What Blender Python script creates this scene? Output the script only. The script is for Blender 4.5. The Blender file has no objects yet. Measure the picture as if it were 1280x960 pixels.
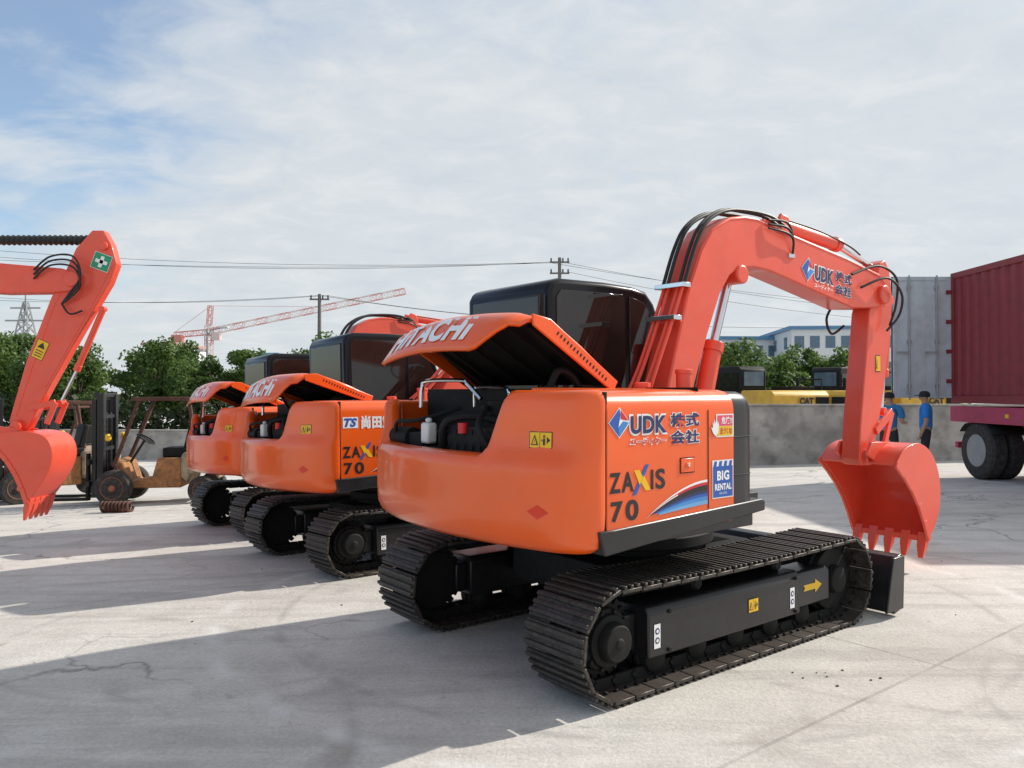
import bpy, bmesh, math, random
from mathutils import Vector, Matrix
random.seed(7)
scene=bpy.context.scene
COL=scene.collection
rad=math.radians
HEAD=rad(38)
CU,SU=math.cos(HEAD),math.sin(HEAD)
C1=(0.81,5.49)
def gz(x,y):
    s=-SU*(x-C1[0])+CU*(y-C1[1])
    return -0.036*min(max(s-0.5,0),19)
# ---------------- materials
def mat(name,col,rough=.5,metal=0,var=.1,scale=5,bump=0,bscale=60,coat=0,dust=0,dcol=(.35,.3,.25),updust=0,spec=.5):
    m=bpy.data.materials.new(name); m.use_nodes=True
    nt=m.node_tree; N=nt.nodes; L=nt.links
    b=N['Principled BSDF']
    tc=N.new('ShaderNodeTexCoord')
    no=N.new('ShaderNodeTexNoise'); no.inputs['Scale'].default_value=scale; no.inputs['Detail'].default_value=6
    L.new(tc.outputs['Object'],no.inputs['Vector'])
    r=N.new('ShaderNodeValToRGB')
    r.color_ramp.elements[0].position=.3; r.color_ramp.elements[1].position=.7
    r.color_ramp.elements[0].color=tuple(c*(1-var) for c in col)+(1,)
    r.color_ramp.elements[1].color=tuple(min(1,c*(1+var)) for c in col)+(1,)
    L.new(no.outputs['Fac'],r.inputs['Fac'])
    out=r.outputs['Color']
    if dust>0:
        n2=N.new('ShaderNodeTexNoise'); n2.inputs['Scale'].default_value=scale*3.1; n2.inputs['Detail'].default_value=8
        L.new(tc.outputs['Object'],n2.inputs['Vector'])
        r2=N.new('ShaderNodeValToRGB'); r2.color_ramp.elements[0].position=.45; r2.color_ramp.elements[1].position=.75
        r2.color_ramp.elements[1].color=(dust,)*3+(1,)
        L.new(n2.outputs['Fac'],r2.inputs['Fac'])
        fac=r2.outputs['Color']
        if updust>0:
            ge=N.new('ShaderNodeNewGeometry');sx=N.new('ShaderNodeSeparateXYZ');L.new(ge.outputs['Normal'],sx.inputs[0])
            m1=N.new('ShaderNodeMapRange');m1.inputs[1].default_value=.6;m1.inputs[2].default_value=1;m1.inputs[3].default_value=0;m1.inputs[4].default_value=updust;L.new(sx.outputs[2],m1.inputs[0])
            m2=N.new('ShaderNodeMath');m2.operation='MAXIMUM';L.new(m1.outputs[0],m2.inputs[0]);L.new(r2.outputs['Color'],m2.inputs[1]);fac=m2.outputs[0]
        mx=N.new('ShaderNodeMix'); mx.data_type='RGBA'
        L.new(fac,mx.inputs[0]); L.new(out,mx.inputs[6]); mx.inputs[7].default_value=dcol+(1,)
        out=mx.outputs[2]
    L.new(out,b.inputs['Base Color'])
    mr=N.new('ShaderNodeMapRange'); mr.inputs[3].default_value=max(0.02,rough*.8); mr.inputs[4].default_value=min(1,rough*1.25)
    L.new(no.outputs['Fac'],mr.inputs[0]); L.new(mr.outputs[0],b.inputs['Roughness'])
    b.inputs['Metallic'].default_value=metal
    b.inputs['Specular IOR Level'].default_value=spec
    b.inputs['Coat Weight'].default_value=coat
    b.inputs['Coat Roughness'].default_value=.08
    if bump>0:
        n3=N.new('ShaderNodeTexNoise'); n3.inputs['Scale'].default_value=bscale; n3.inputs['Detail'].default_value=4
        L.new(tc.outputs['Object'],n3.inputs['Vector'])
        bp=N.new('ShaderNodeBump'); bp.inputs['Strength'].default_value=bump; bp.inputs['Distance'].default_value=.01
        L.new(n3.outputs['Fac'],bp.inputs['Height']); L.new(bp.outputs['Normal'],b.inputs['Normal'])
    return m
ORG=mat('orange_paint',(.90,.115,.008),.30,var=.05,scale=2.5,coat=.4,dust=.06,dcol=(.5,.25,.15),bump=.05,bscale=14)
RED=mat('boom_coral_paint',(.84,.092,.045),.36,var=.06,scale=3,coat=.25,dust=.10,dcol=(.55,.28,.22),bump=.06,bscale=14)
BLK=mat('black_paint',(.012,.012,.014),.35,var=.2,coat=.1,dust=.12,dcol=(.07,.06,.055))
CABM=mat('cab_black_paint',(.008,.008,.010),.22,var=.2,scale=2,spec=.3)
BLKM=mat('matte_black',(.010,.010,.010),.7,var=.3,dust=.15,dcol=(.05,.045,.04),spec=.3)
STEEL=mat('track_steel',(.05,.043,.038),.5,metal=.4,var=.35,scale=12,bump=.3,dust=.5,dcol=(.15,.12,.10),updust=.35)
GLASS=mat('dark_glass',(.020,.017,.015),.04,var=.15,spec=.6)
CHROME=mat('chrome',(.75,.75,.76),.12,metal=1,var=.03)
WHITE=mat('white_plastic',(.72,.72,.70),.4,var=.04)
WHT=mat('white_vinyl',(.86,.86,.86),.4,var=.02)
INK=mat('black_vinyl',(.015,.015,.02),.4,var=.05)
NAVY=mat('navy_vinyl',(.02,.03,.12),.4,var=.05)
BLUE=mat('blue_vinyl',(.02,.10,.42),.4,var=.1)
LBLUE=mat('light_blue_vinyl',(.06,.25,.60),.4,var=.15,scale=2)
PALEB=mat('pale_blue_vinyl',(.16,.38,.66),.4,var=.1,scale=2)
YEL=mat('yellow_vinyl',(.85,.50,.01),.4,var=.03)
REDV=mat('red_vinyl',(.62,.02,.03),.4,var=.03)
PINK=mat('pink_vinyl',(.80,.08,.14),.4,var=.03)
DRED=mat('dark_red_emblem',(.74,.035,.008),.4,var=.03)
GREEN=mat('green_vinyl',(.02,.30,.14),.4,var=.03)
HOSE=mat('rubber_hose',(.015,.015,.015),.55,var=.2)
TYRE=mat('tyre_rubber',(.03,.028,.027),.8,var=.2,dust=.4,dcol=(.16,.13,.11),bump=.2)
# ---------------- mesh builder
class MB:
    def __init__(s): s.v=[];s.f=[];s.mi=[];s.m=0
    def add(s,vs,fs):
        o=len(s.v); s.v+= [tuple(v) for v in vs]
        for f in fs: s.f.append(tuple(i+o for i in f)); s.mi.append(s.m)
        return s
    def bx(s,x0,x1,y0,y1,z0,z1,M=None):
        vs=[Vector((x,y,z)) for z in(z0,z1) for y in(y0,y1) for x in(x0,x1)]
        if M is not None: vs=[M@v for v in vs]
        return s.add(vs,[(0,2,3,1),(4,5,7,6),(0,1,5,4),(2,6,7,3),(0,4,6,2),(1,3,7,5)])
    def beam(s,p0,p1,w,h=None):
        h=h or w; p0=Vector(p0);p1=Vector(p1);d=p1-p0;l=d.length
        q=d.to_track_quat('X','Z').to_matrix().to_4x4(); q.translation=p0
        return s.bx(0,l,-w/2,w/2,-h/2,h/2,q)
    def ext(s,A,Bv):
        n=len(A)
        fs=[tuple(range(n)),tuple(range(2*n-1,n-1,-1))]+[(i,(i+1)%n,n+(i+1)%n,n+i) for i in range(n)]
        return s.add(A+Bv,fs)
    def prism(s,pts,y0,y1): return s.ext([(x,y0,z) for x,z in pts],[(x,y1,z) for x,z in pts])
    def prismx(s,pts,x0,x1): return s.ext([(x0,y,z) for y,z in pts],[(x1,y,z) for y,z in pts])
    def prismz(s,pts,z0,z1): return s.ext([(x,y,z0) for x,y in pts],[(x,y,z1) for x,y in pts])
    def cyl(s,p0,p1,r,r2=None,n=20):
        r2=r if r2 is None else r2
        p0=Vector(p0);p1=Vector(p1);q=(p1-p0).to_track_quat('Z','Y')
        vs=[]
        for p,rr in((p0,r),(p1,r2)):
            for i in range(n):
                a=2*math.pi*i/n; vs.append(p+q@Vector((rr*math.cos(a),rr*math.sin(a),0)))
        return s.ext(vs[:n],vs[n:])
    def lathe(s,c,axis,prof,n=28):
        c=Vector(c);q=Vector(axis).to_track_quat('Z','Y');vs=[]
        for h,r in prof:
            for i in range(n):
                a=2*math.pi*i/n; vs.append(c+q@Vector((r*math.cos(a),r*math.sin(a),h)))
        k=len(prof);fs=[tuple(range(n)),tuple(range(k*n-1,(k-1)*n-1,-1))]
        for j in range(k-1):
            for i in range(n): fs.append((j*n+i,j*n+(i+1)%n,(j+1)*n+(i+1)%n,(j+1)*n+i))
        return s.add(vs,fs)
    def tube(s,path,r,n=8,rf=None):
        P=[Vector(p) for p in path];k=len(P);vs=[]
        up=Vector((0.01,0.02,1))
        for j,p in enumerate(P):
            t=(P[min(j+1,k-1)]-P[max(j-1,0)]).normalized()
            x=t.cross(up)
            if x.length<.05: x=t.cross(Vector((0,1,0)))
            x.normalize(); y=t.cross(x).normalized(); up=x.cross(t)
            rr=r if rf is None else rf(j)
            for i in range(n):
                a=2*math.pi*i/n; vs.append(p+x*rr*math.cos(a)+y*rr*math.sin(a))
        fs=[tuple(range(n)),tuple(range(k*n-1,(k-1)*n-1,-1))]
        for j in range(k-1):
            for i in range(n): fs.append((j*n+i,j*n+(i+1)%n,(j+1)*n+(i+1)%n,(j+1)*n+i))
        return s.add(vs,fs)
    def grid(s,rows):
        a=len(rows);b=len(rows[0]);vs=[p for r in rows for p in r]
        return s.add(vs,[(i*b+j,i*b+j+1,(i+1)*b+j+1,(i+1)*b+j) for i in range(a-1) for j in range(b-1)])
def spline(pts,n=6):
    P=[Vector(p) for p in pts];out=[]
    for i in range(len(P)-1):
        p0=P[max(i-1,0)];p1=P[i];p2=P[i+1];p3=P[min(i+2,len(P)-1)]
        for k in range(n):
            t=k/n
            out.append(.5*((2*p1)+(p2-p0)*t+(2*p0-5*p1+4*p2-p3)*t*t+(3*p1-p0-3*p2+p3)*t**3))
    out.append(P[-1]);return out
def make(mb,name,mats,parent=None,bevel=0,label=None,solid=0,ang=35,recalc=True,seg=2,smooth=True):
    me=bpy.data.meshes.new(name)
    me.from_pydata(mb.v,[],mb.f)
    if not isinstance(mats,(list,tuple)): mats=[mats]
    for m in mats: me.materials.append(m)
    me.polygons.foreach_set('material_index',mb.mi)
    if recalc:
        bm=bmesh.new();bm.from_mesh(me);bmesh.ops.recalc_face_normals(bm,faces=bm.faces);bm.to_mesh(me);bm.free()
    if smooth:
        me.polygons.foreach_set('use_smooth',[True]*len(me.polygons))
        me.set_sharp_from_angle(angle=rad(ang))
    me.update()
    o=bpy.data.objects.new(name,me);COL.objects.link(o)
    if parent: o.parent=parent
    if solid:
        md=o.modifiers.new('solid','SOLIDIFY');md.thickness=solid;md.offset=-1
        if len(mats)>1: md.material_offset=1
    if bevel:
        md=o.modifiers.new('bevel','BEVEL');md.width=bevel;md.segments=seg;md.limit_method='ANGLE';md.angle_limit=rad(35)
    if label:o['label']=label
    return o
def top(name,label,cat,loc=(0,0,0),rot=(0,0,0),group=None):
    o=bpy.data.objects.new(name,None);COL.objects.link(o);o.empty_display_size=.3
    o.location=loc;o.rotation_euler=rot;o['label']=label;o['category']=cat
    if group:o['group']=group
    return o
def tag(o,label,cat,group=None):
    o['label']=label;o['category']=cat
    if group:o['group']=group
    return o
def text_mesh(s,bold=0.0,shear=0):
    c=bpy.data.curves.new('t','FONT');c.body=s;c.size=1;c.offset=bold;c.shear=shear;c.resolution_u=4;c.space_character=1.0+bold*1.6
    o=bpy.data.objects.new('t',c);COL.objects.link(o)
    bpy.context.view_layer.update()
    me=bpy.data.meshes.new_from_object(o.evaluated_get(bpy.context.evaluated_depsgraph_get()))
    vs=[v.co.copy() for v in me.vertices];fs=[tuple(p.vertices) for p in me.polygons]
    bpy.data.objects.remove(o);bpy.data.curves.remove(c);bpy.data.meshes.remove(me)
    return vs,fs
def lettering(items,name,parent,place,label=None):
    mb=MB();mats=[]
    for it in items:
        what,rect,m=it[0],it[1],it[2];bold=it[3] if len(it)>3 else .02;shear=it[4] if len(it)>4 else 0
        lay=it[5] if len(it)>5 else 1
        if m not in mats:mats.append(m)
        mb.m=mats.index(m)
        if isinstance(what,str):
            vs,fs=text_mesh(what,bold,shear)
            if not vs: continue
            x0=min(v.x for v in vs);x1=max(v.x for v in vs);y0=min(v.y for v in vs);y1=max(v.y for v in vs)
            P=[place(rect[0]+(v.x-x0)/(x1-x0)*(rect[1]-rect[0]),rect[2]+(v.y-y0)/(y1-y0)*(rect[3]-rect[2]),lay) for v in vs]
            mb.add(P,fs)
        else:
            mb.add([place(x,y,lay) for x,y in what],[tuple(range(len(what)))])
    return make(mb,name,mats,parent,recalc=False,label=label,smooth=False)
def rectp(x0,x1,y0,y1):return [(x0,y0),(x1,y0),(x1,y1),(x0,y1)]
def lerp(xs,ys,x):
    if x<=xs[0]:return ys[0]
    for i in range(len(xs)-1):
        if x<=xs[i+1]:
            return ys[i]+(ys[i+1]-ys[i])*(x-xs[i])/(xs[i+1]-xs[i])
    return ys[-1]
def warn_sticker(x,y,w,h):
    return [(rectp(x,x+w,y,y+h),None,INK,0,0,1),(rectp(x+w*.03,x+w*.97,y+h*.05,y+h*.95),None,YEL,0,0,2),
            ([(x+w*.08,y+h*.2),(x+w*.40,y+h*.2),(x+w*.24,y+h*.82)],None,INK,0,0,3),
            ([(x+w*.14,y+h*.26),(x+w*.34,y+h*.26),(x+w*.24,y+h*.66)],None,YEL,0,0,4),
            (rectp(x+w*.232,x+w*.248,y+h*.32,y+h*.52),None,INK,0,0,5),
            (rectp(x+w*.46,x+w*.475,y+h*.05,y+h*.95),None,INK,0,0,3),
            (rectp(x+w*.62,x+w*.70,y+h*.2,y+h*.6),None,INK,0,0,3),
            (rectp(x+w*.63,x+w*.69,y+h*.65,y+h*.8),None,INK,0,0,3),
            (rectp(x+w*.54,x+w*.60,y+h*.45,y+h*.52),None,INK,0,0,3),
            ([(x+w*.78,y+h*.3),(x+w*.92,y+h*.5),(x+w*.78,y+h*.7)],None,INK,0,0,3)]
# ---------------- excavator base
OUT=[]
def _b(p0,p1,p2,n):
    return [((1-t)**2*p0[0]+2*t*(1-t)*p1[0]+t*t*p2[0],(1-t)**2*p0[1]+2*t*(1-t)*p1[1]+t*t*p2[1]) for t in [i/n for i in range(n)]]
CORN=_b((-1.272,-1.05),(-1.455,-1.05),(-1.53,-.75),12)
OUT+=[(-1.258,-1.046)]+CORN
for i in range(49):
    b=-.75+1.5*i/48;OUT.append((.96-math.sqrt(2.6**2-b*b),b))
OUT+=[(a,-b) for a,b in CORN[::-1]]+[(-1.258,1.046)]
NRM=[]
for i in range(len(OUT)):
    p=OUT[max(i-1,0)];q=OUT[min(i+1,len(OUT)-1)];t=Vector((q[0]-p[0],q[1]-p[1])).normalized()
    NRM.append((-t.y,t.x))
if NRM[len(OUT)//2][0]<0: NRM=[(-a,-b) for a,b in NRM]
def T_of(a,b):
    if a>-1.3 and b<0:return 1.61
    return lerp([-.60,-.56,-.46,-.42,.84,.93],[1.61,1.57,1.31,1.27,1.27,1.55],b)
def cwd(z,a):
    w=min(1,max(0,(-a-1.28)/.2))
    return lerp([.78,.79,.82,.88,.95],[.13,.08,.03,.006,0],z)+w*lerp([1.19,1.24,1.31,1.62],[0,.008,.045,.06],z)
def cwp(i,z,off=0):
    a,b=OUT[i];d=cwd(z,a)-off
    return (a+NRM[i][0]*d,b+NRM[i][1]*d,z)
def cw_map(b,z,off=0):
    for i in range(len(OUT)-1):
        if OUT[i][1]<=b<=OUT[i+1][1] and OUT[i+1][1]>OUT[i][1]:
            t=(b-OUT[i][1])/(OUT[i+1][1]-OUT[i][1])
            p=Vector(cwp(i,z,off));q=Vector(cwp(i+1,z,off));return p.lerp(q,t)
    return Vector((-1.7,b,z))
HP=Vector((-.65,0,1.65));HOPEN=rad(34)
def hrot(p):
    c,s=math.cos(HOPEN),math.sin(HOPEN);x=p[0]-HP.x;z=p[2]-HP.z
    return (HP.x+x*c+z*s,p[1],HP.z-x*s+z*c)
def harc(b):return 1.45-math.sqrt(9-b*b)
def build_track(root,bc,side):
    L=2.2;r=.275;cz=.305;n=40;per=2*L+2*math.pi*r
    def pos(s):
        s%=per
        if s<L: return (-1.1+s,cz-r,0)
        s-=L
        if s<math.pi*r:
            a=s/r;return (1.1+r*math.sin(a),cz-r*math.cos(a),a)
        s-=math.pi*r
        if s<L:
            sag=-.022*math.sin(math.pi*s/L)
            return (1.1-s,cz+r+sag,math.pi)
        s-=L;a=s/r
        return (-1.1-r*math.sin(a),cz+r*math.cos(a),math.pi+a)
    mb=MB()
    for i in range(n):
        x,z,a=pos(i*per/n)
        M=Matrix.Translation((x,bc,z))@Matrix.Rotation(-a,4,'Y')
        h=per/n/2-.005
        mb.m=0
        mb.bx(-h,h,-.225,.225,-.012,.008,M)
        for gx in(-h+.012,-.012,h-.036):
            mb.bx(gx,gx+.022,-.223,.223,-.030,-.0122,M)
        mb.m=1
        for sy in(-.07,.05):
            mb.bx(-h,h,sy,sy+.025,.0082,.07,M)
        mb.cyl(M@Vector((h,-.08,.045)),M@Vector((h,.085,.045)),.018,n=8)
        for bx_ in(-.045,.03):
            for by in(-.12,.12): mb.bx(bx_,bx_+.02,by-.01,by+.01,.0082,.022,M)
    t=make(mb,'track',[STEEL,BLKM],root,bevel=.003,seg=1)
    mb=MB()
    for k in range(22):
        a=2*math.pi*k/22;M=Matrix.Translation((-1.1,bc,cz))@Matrix.Rotation(a,4,'Y')
        mb.bx(.16,.225,-.03,.03,-.02,.02,M)
    mb.lathe((-1.1,bc-.04,cz),(0,1,0),[(0,.19),(.08,.19)])
    mb.lathe((-1.1,bc+side*.02,cz),(0,side,0),[(0,.165),(.06,.165),(.07,.16),(.075,.14),(.10,.135),(.105,.105),(.15,.10),(.165,.09),(.167,.03),(.175,.025),(.177,.01)])
    for k in range(10):
        a=2*math.pi*k/10
        y=bc+side*.085
        mb.cyl((-1.1+.15*math.cos(a),y,cz+.15*math.sin(a)),(-1.1+.15*math.cos(a),y+side*.022,cz+.15*math.sin(a)),.012,n=6)
    make(mb,'drive_sprocket',BLKM,t,bevel=.003)
    mb=MB()
    mb.lathe((1.1,bc-.09,cz),(0,1,0),[(0,.11),(.01,.21),(.05,.215),(.06,.23),(.12,.23),(.13,.215),(.17,.21),(.18,.11)])
    mb.lathe((1.1,bc+side*.09,cz),(0,side,0),[(0,.1),(.05,.09),(.07,.05)])
    make(mb,'idler_wheel',BLKM,t,bevel=.004)
    for k in range(5):
        x=-.72+k*.36
        mb=MB();mb.lathe((x,bc-.11,.135),(0,1,0),[(0,.05),(.02,.08),(.07,.08),(.075,.095),(.095,.095),(.1,.07),(.12,.07),(.125,.095),(.145,.095),(.15,.08),(.2,.08),(.22,.05)],n=16)
        make(mb,'track_roller',BLKM,t)
    for x in(-.35,.45):
        mb=MB();mb.lathe((x,bc-.09,.485),(0,1,0),[(0,.03),(.02,.045),(.16,.045),(.18,.03)],n=14);mb.bx(x-.03,x+.03,bc-.05,bc+.05,.42,.47)
        make(mb,'carrier_roller',BLKM,t)
    f=MB()
    y0,y1=(bc-.165,bc+.12) if side<0 else (bc-.12,bc+.165)
    f.prismx([(y0,.17),(y0,.41),(y0+.03,.445),(y1-.03,.445),(y1,.41),(y1,.17)],-.86,.58)
    f.prismx([(y0+.03,.19),(y0+.03,.39),(y0+.05,.42),(y1-.05,.42),(y1-.03,.39),(y1-.03,.19)],.57,.98)
    f.bx(-.95,-.86,bc-.07,bc+.10,.2,.4)
    make(f,'track_frame',BLK,t,bevel=.012)
    for x in(-.70,.52):
        for z in(.195,.405):
            m=MB();m.cyl((x,y0-.012 if side<0 else y1,z),(x,y0 if side<0 else y1+.012,z),.012,n=6);make(m,'bolt',BLKM,t)
    return t,y0
def build_base():
    root=top('excavator','orange and black excavator with open engine hood and bucket down','excavator',group='orange excavators parked in a row')
    tr,fy=build_track(root,-.805,-1)
    build_track(root,.805,1)
    def pl(x,y,l):return (x,fy-.001*l-.002,y)
    lettering(warn_sticker(.02,.265,.10,.085),'warning_sticker',tr,pl)
    C12=[i*math.pi/6 for i in range(12)]
    for x in(-.82,.46):
        it=[(rectp(x,x+.05,.22,.35),None,WHT,0,0,1)]
        for zc in(.312,.262):
            it+=[([(x+.025+.018*math.cos(k),zc+.018*math.sin(k)) for k in C12],None,NAVY,0,0,2),([(x+.025+.010*math.cos(k),zc+.010*math.sin(k)) for k in C12],None,WHT,0,0,3)]
        lettering(it,'tie_down_sticker',tr,pl)
    def pl2(x,y,l):return (x,fy+.03-.001*l-.002,y)
    lettering([([(.66,.29),(.80,.29),(.80,.265),(.88,.31),(.80,.355),(.80,.33),(.66,.33),(.68,.31)],None,YEL)],'arrow_sticker',tr,pl2)
    m=MB()
    m.prismz([(-.55,-.6),(.6,-.6),(.75,-.45),(.75,.45),(.6,.6),(-.55,.6),(-.7,.4),(-.7,-.4)],.34,.56)
    m.cyl((0,0,.5),(0,0,.74),.52,n=40); m.cyl((0,0,.6),(0,0,.68),.58,n=40)
    m.bx(-.45,-.2,-.75,.75,.30,.48);m.bx(.25,.5,-.75,.75,.30,.48)
    make(m,'undercarriage_frame',BLKM,root,bevel=.01)
    m=MB()
    prof=[(1.56,.02),(1.66,.04),(1.62,.14),(1.615,.26),(1.66,.38),(1.69,.425),(1.66,.435),(1.60,.42),(1.52,.26),(1.52,.14)]
    m.prism(prof,-1.10,1.10)
    side=[(1.42,.05),(1.66,.05),(1.68,.425),(1.52,.425)]
    m.prism(side,-1.118,-1.098);m.prism(side,1.098,1.118)
    for y in(-.42,.42):
        m.prism([(.7,.42),(.7,.30),(1.2,.15),(1.57,.10),(1.57,.26),(1.2,.28)],y-.05,y+.05)
    m.cyl((.75,0,.5),(1.52,0,.33),.05)
    make(m,'dozer_blade',BLK,root,bevel=.006)
    fl=[0,.01,.05,.1,.16,.25,.35,.45,.5,.54,.58,.62,.66,.75,.85,.93,.965,.985,1.0]
    rim=[0]*16+[.006,.018,.04]
    rows=[]
    for f,rm in zip(fl,rim):
        r=[]
        for i,(a,b) in enumerate(OUT):
            T=T_of(a,b);z=.78+(T-.78)*f;r.append(cwp(i,z,-rm))
        rows.append(r)
    for ins,dz in((.09,0),(.10,-.05),(.10,-.3)):
        r=[]
        for i,(a,b) in enumerate(OUT):
            T=T_of(a,b);p=cwp(i,T,-ins);r.append((p[0],p[1],T+dz))
        rows.append(r)
    m=MB();m.grid(rows)
    n=len(OUT);m.add(rows[0],[tuple(range(n))])
    idx=[i for i,(a,b) in enumerate(OUT) if b<-.6]
    pts=[]
    for i in idx:
        p=cwp(i,1.61,-.05);pts.append((p[0],p[1],1.607))
    pts+=[(-1.255,-.6,1.607)]
    m.add(pts,[tuple(range(len(pts)))])
    cw=make(m,'counterweight',ORG,root,ang=50,recalc=True)
    def plc(x,y,l):
        p=cw_map(-x,y,.002+.001*l);return tuple(p)
    lettering(warn_sticker(.745,1.315,.135,.085),'warning_sticker',cw,plc)
    lettering([([(.76,1.0),(.82,.965),(.88,1.0),(.82,1.035)],None,DRED)],'emblem',cw,plc)
    m=MB()
    m.prismx([(-1.04,.86),(-1.05,.90),(-1.05,1.50),(-1.044,1.54),(-1.025,1.575),(-.99,1.60),(-.94,1.612),(-.46,1.625),(-.46,.86)],-1.250,-.225)
    hs=make(m,'side_housing',ORG,root,bevel=.004)
    m=MB();m.bx(-1.25,-.45,.99,1.05,.86,1.54);make(m,'side_panel',ORG,root,bevel=.02)
    m=MB()
    m.bx(-.462,-.457,-1.0530,-1.04,.95,1.50)
    m.bx(-1.262,-1.244,-1.044,-.5,.88,1.60)
    m.bx(-.462,-.456,-.98,-.5,1.60,1.6265)
    m.bx(-.70,-.58,-1.053,-1.04,1.16,1.245)
    make(m,'panel_gap',BLKM,hs)
    m=MB();m.bx(-.695,-.585,-1.057,-1.045,1.165,1.24);m.bx(-.66,-.62,-1.062,-1.05,1.19,1.215)
    lt=make(m,'latch',ORG,hs,bevel=.003)
    m=MB();m.cyl((-.64,-1.066,1.203),(-.64,-1.05,1.203),.008,n=10);make(m,'lock',CHROME,lt)
    for x,y,h,r in((-.12,-.6,.135,.05),(-.45,-.55,.05,.045)):
        m=MB();m.lathe((x,y,1.58),(0,0,1),[(0,r),(h,r),(h+.002,r*1.12),(h+.025,r*1.12),(h+.03,r*.9)]);make(m,'filler_cap',RED,hs)
    pl=[(-.225,-1.043),(-.12,-1.043),(-.07,-1.038),(-.03,-1.02),(.0,-.99),(.02,-.94),(.03,-.88),(.035,-.46)]
    rows=[[(a,b,zz) for a,b in pl] for zz in(.93,1.1,1.3,1.48)]
    for q,zz in((.004,1.52),(.012,1.555),(.03,1.585),(.06,1.602)): rows.append([(a-(q if a>-.15 else 0),b+q,zz) for a,b in pl])
    rows.append([(-.225,-.9,1.607)]*3+[(-.2,-.8,1.607)]*4+[(-.1,-.46,1.607)])
    m=MB();m.grid(rows);m.bx(-.222,.0,-.98,-.47,.9,1.55)
    make(m,'front_cover',BLK,hs,ang=40)
    for zz in(1.12,1.34):
        m=MB();m.tube([(a+.001,b-.001,zz) for a,b in pl[:7]],.004,5);make(m,'cover_seam',BLKM,hs)
    m=MB()
    sk_=[(-1.27,.785),(-1.31,.91),(-1.2,.912),(.035,.965),(.07,.95),(.07,.893)]
    m.prism(sk_,-1.058,-.9);m.prism(sk_,.9,1.056)
    m.bx(-1.2,.88,-.45,1.0,.74,.88);m.bx(-1.2,.03,-1.0,-.45,.80,.88)
    m.bx(-1.0,.02,-.34,.98,.88,1.22)
    for y in(-.38,-.10): m.prism([(-.1,.86),(.5,.86),(.42,1.25),(.1,1.35),(-.12,1.3)],y,y+.03)
    make(m,'revolving_deck',BLK,root,bevel=.008)
    m=MB()
    m.bx(-1.0,-.66,-.45,.95,1.1,1.60)
    m.bx(-1.42,-1.0,-.35,.1,1.0,1.40);m.cyl((-1.33,-.38,1.32),(-1.33,.12,1.32),.10);m.cyl((-1.2,-.1,1.3),(-1.2,-.1,1.55),.07)
    m.bx(-1.40,-1.0,.45,.85,1.0,1.34);m.bx(-1.40,-1.0,.10,.45,1.0,1.26);m.bx(-1.05,-1.0,-.45,.95,1.0,1.62)
    m.cyl((-1.36,.62,1.30),(-1.36,.84,1.30),.07)
    m.tube(spline([(-1.4,.2,1.2),(-1.45,.1,1.42),(-1.3,-.1,1.45),(-1.2,-.35,1.35)]),.025)
    m.tube(spline([(-1.4,-.35,1.2),(-1.46,-.25,1.4),(-1.3,-.1,1.5),(-1.1,.2,1.5)]),.018)
    m.tube(spline([(-1.38,.80,1.25),(-1.44,.7,1.40),(-1.4,.5,1.42),(-1.2,.3,1.5)]),.014)
    for k in range(5): m.bx(-1.43,-1.42,-.3+.08*k,-.26+.08*k,1.05,1.38)
    en=make(m,'engine',BLKM,root,bevel=.008)
    m=MB();m.bx(-1.455,-1.38,.30,.385,1.28,1.41);m.cyl((-1.42,.34,1.41),(-1.42,.34,1.44),.022)
    make(m,'coolant_tank',WHITE,en,bevel=.015)
    m=MB();m.cyl((-1.43,-.05,1.36),(-1.43,-.05,1.42),.03);make(m,'oil_cap',REDV,en)
    m=MB();m.tube(spline([(-1.38,.50,1.50),(-1.37,.50,1.63),(-1.36,.45,1.67),(-1.35,.08,1.67),(-1.35,.02,1.65),(-1.35,-.12,1.56)],5),.013)
    m.tube(spline([(-1.10,.3,1.50),(-1.10,.3,1.60),(-1.10,.26,1.63),(-1.10,.0,1.63),(-1.10,-.06,1.60),(-1.10,-.06,1.5)],5),.010)
    make(m,'hand_rail',CHROME,root)
    bs=[.9-i*1.42/34 for i in range(35)]
    rows=[]
    def zl(b):return lerp([-.52,-.34,.80,.9],[1.54,1.28,1.28,1.36],b)
    def hpt(b,z,off=0):
        e=max(0,abs(b-.19)-.60)/.11
        return (harc(b)+lerp([1.2,1.5,1.57,1.61,1.64,1.66],[0,.02,.06,.11,.18,.26],z)+.05*e*e-off,b,z+off*.3)
    for b in bs:
        l=zl(b);r=[]
        for j in range(5): r.append(hrot(hpt(b,l+(1.5-l)*j/4 if l<1.5 else 1.5+.01*j*.2)))
        for zz in(1.56,1.60,1.635,1.66): r.append(hrot(hpt(b,zz)))
        r.append(hrot((-1.0,b,1.67)));r.append(hrot((-.65,b,1.665)))
        rows.append(r)
    m=MB();m.grid(rows)
    hd=make(m,'engine_hood',[ORG,BLKM],root,solid=.022,ang=45)
    for b in(-.535,.90):
        m=MB()
        pts=[(-.65,1.665),(-.65,1.59),(harc(b)+.14,1.55),(harc(b)+.10,1.60),(harc(b)+.22,1.655)]
        P=[(hrot((x,0,z))[0],hrot((x,0,z))[2]) for x,z in pts]
        m.prism(P,b,b+.018)
        make(m,'hood_skirt',ORG,hd,bevel=.006)
    m=MB()
    for k in range(16):
        x=-.74-.030*k
        P=[hrot((x,0,1.628)),hrot((x-.010,0,1.628)),hrot((x-.010,0,1.608)),hrot((x,0,1.608))]
        m.prism([(p[0],p[2]) for p in P],-.537,-.52)
    make(m,'vent',BLKM,hd)
    m=MB()
    for b in(-.4,.75):
        m.beam(hrot((-.68,b,1.63)),hrot((-1.3,b,1.60)),.03)
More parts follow.
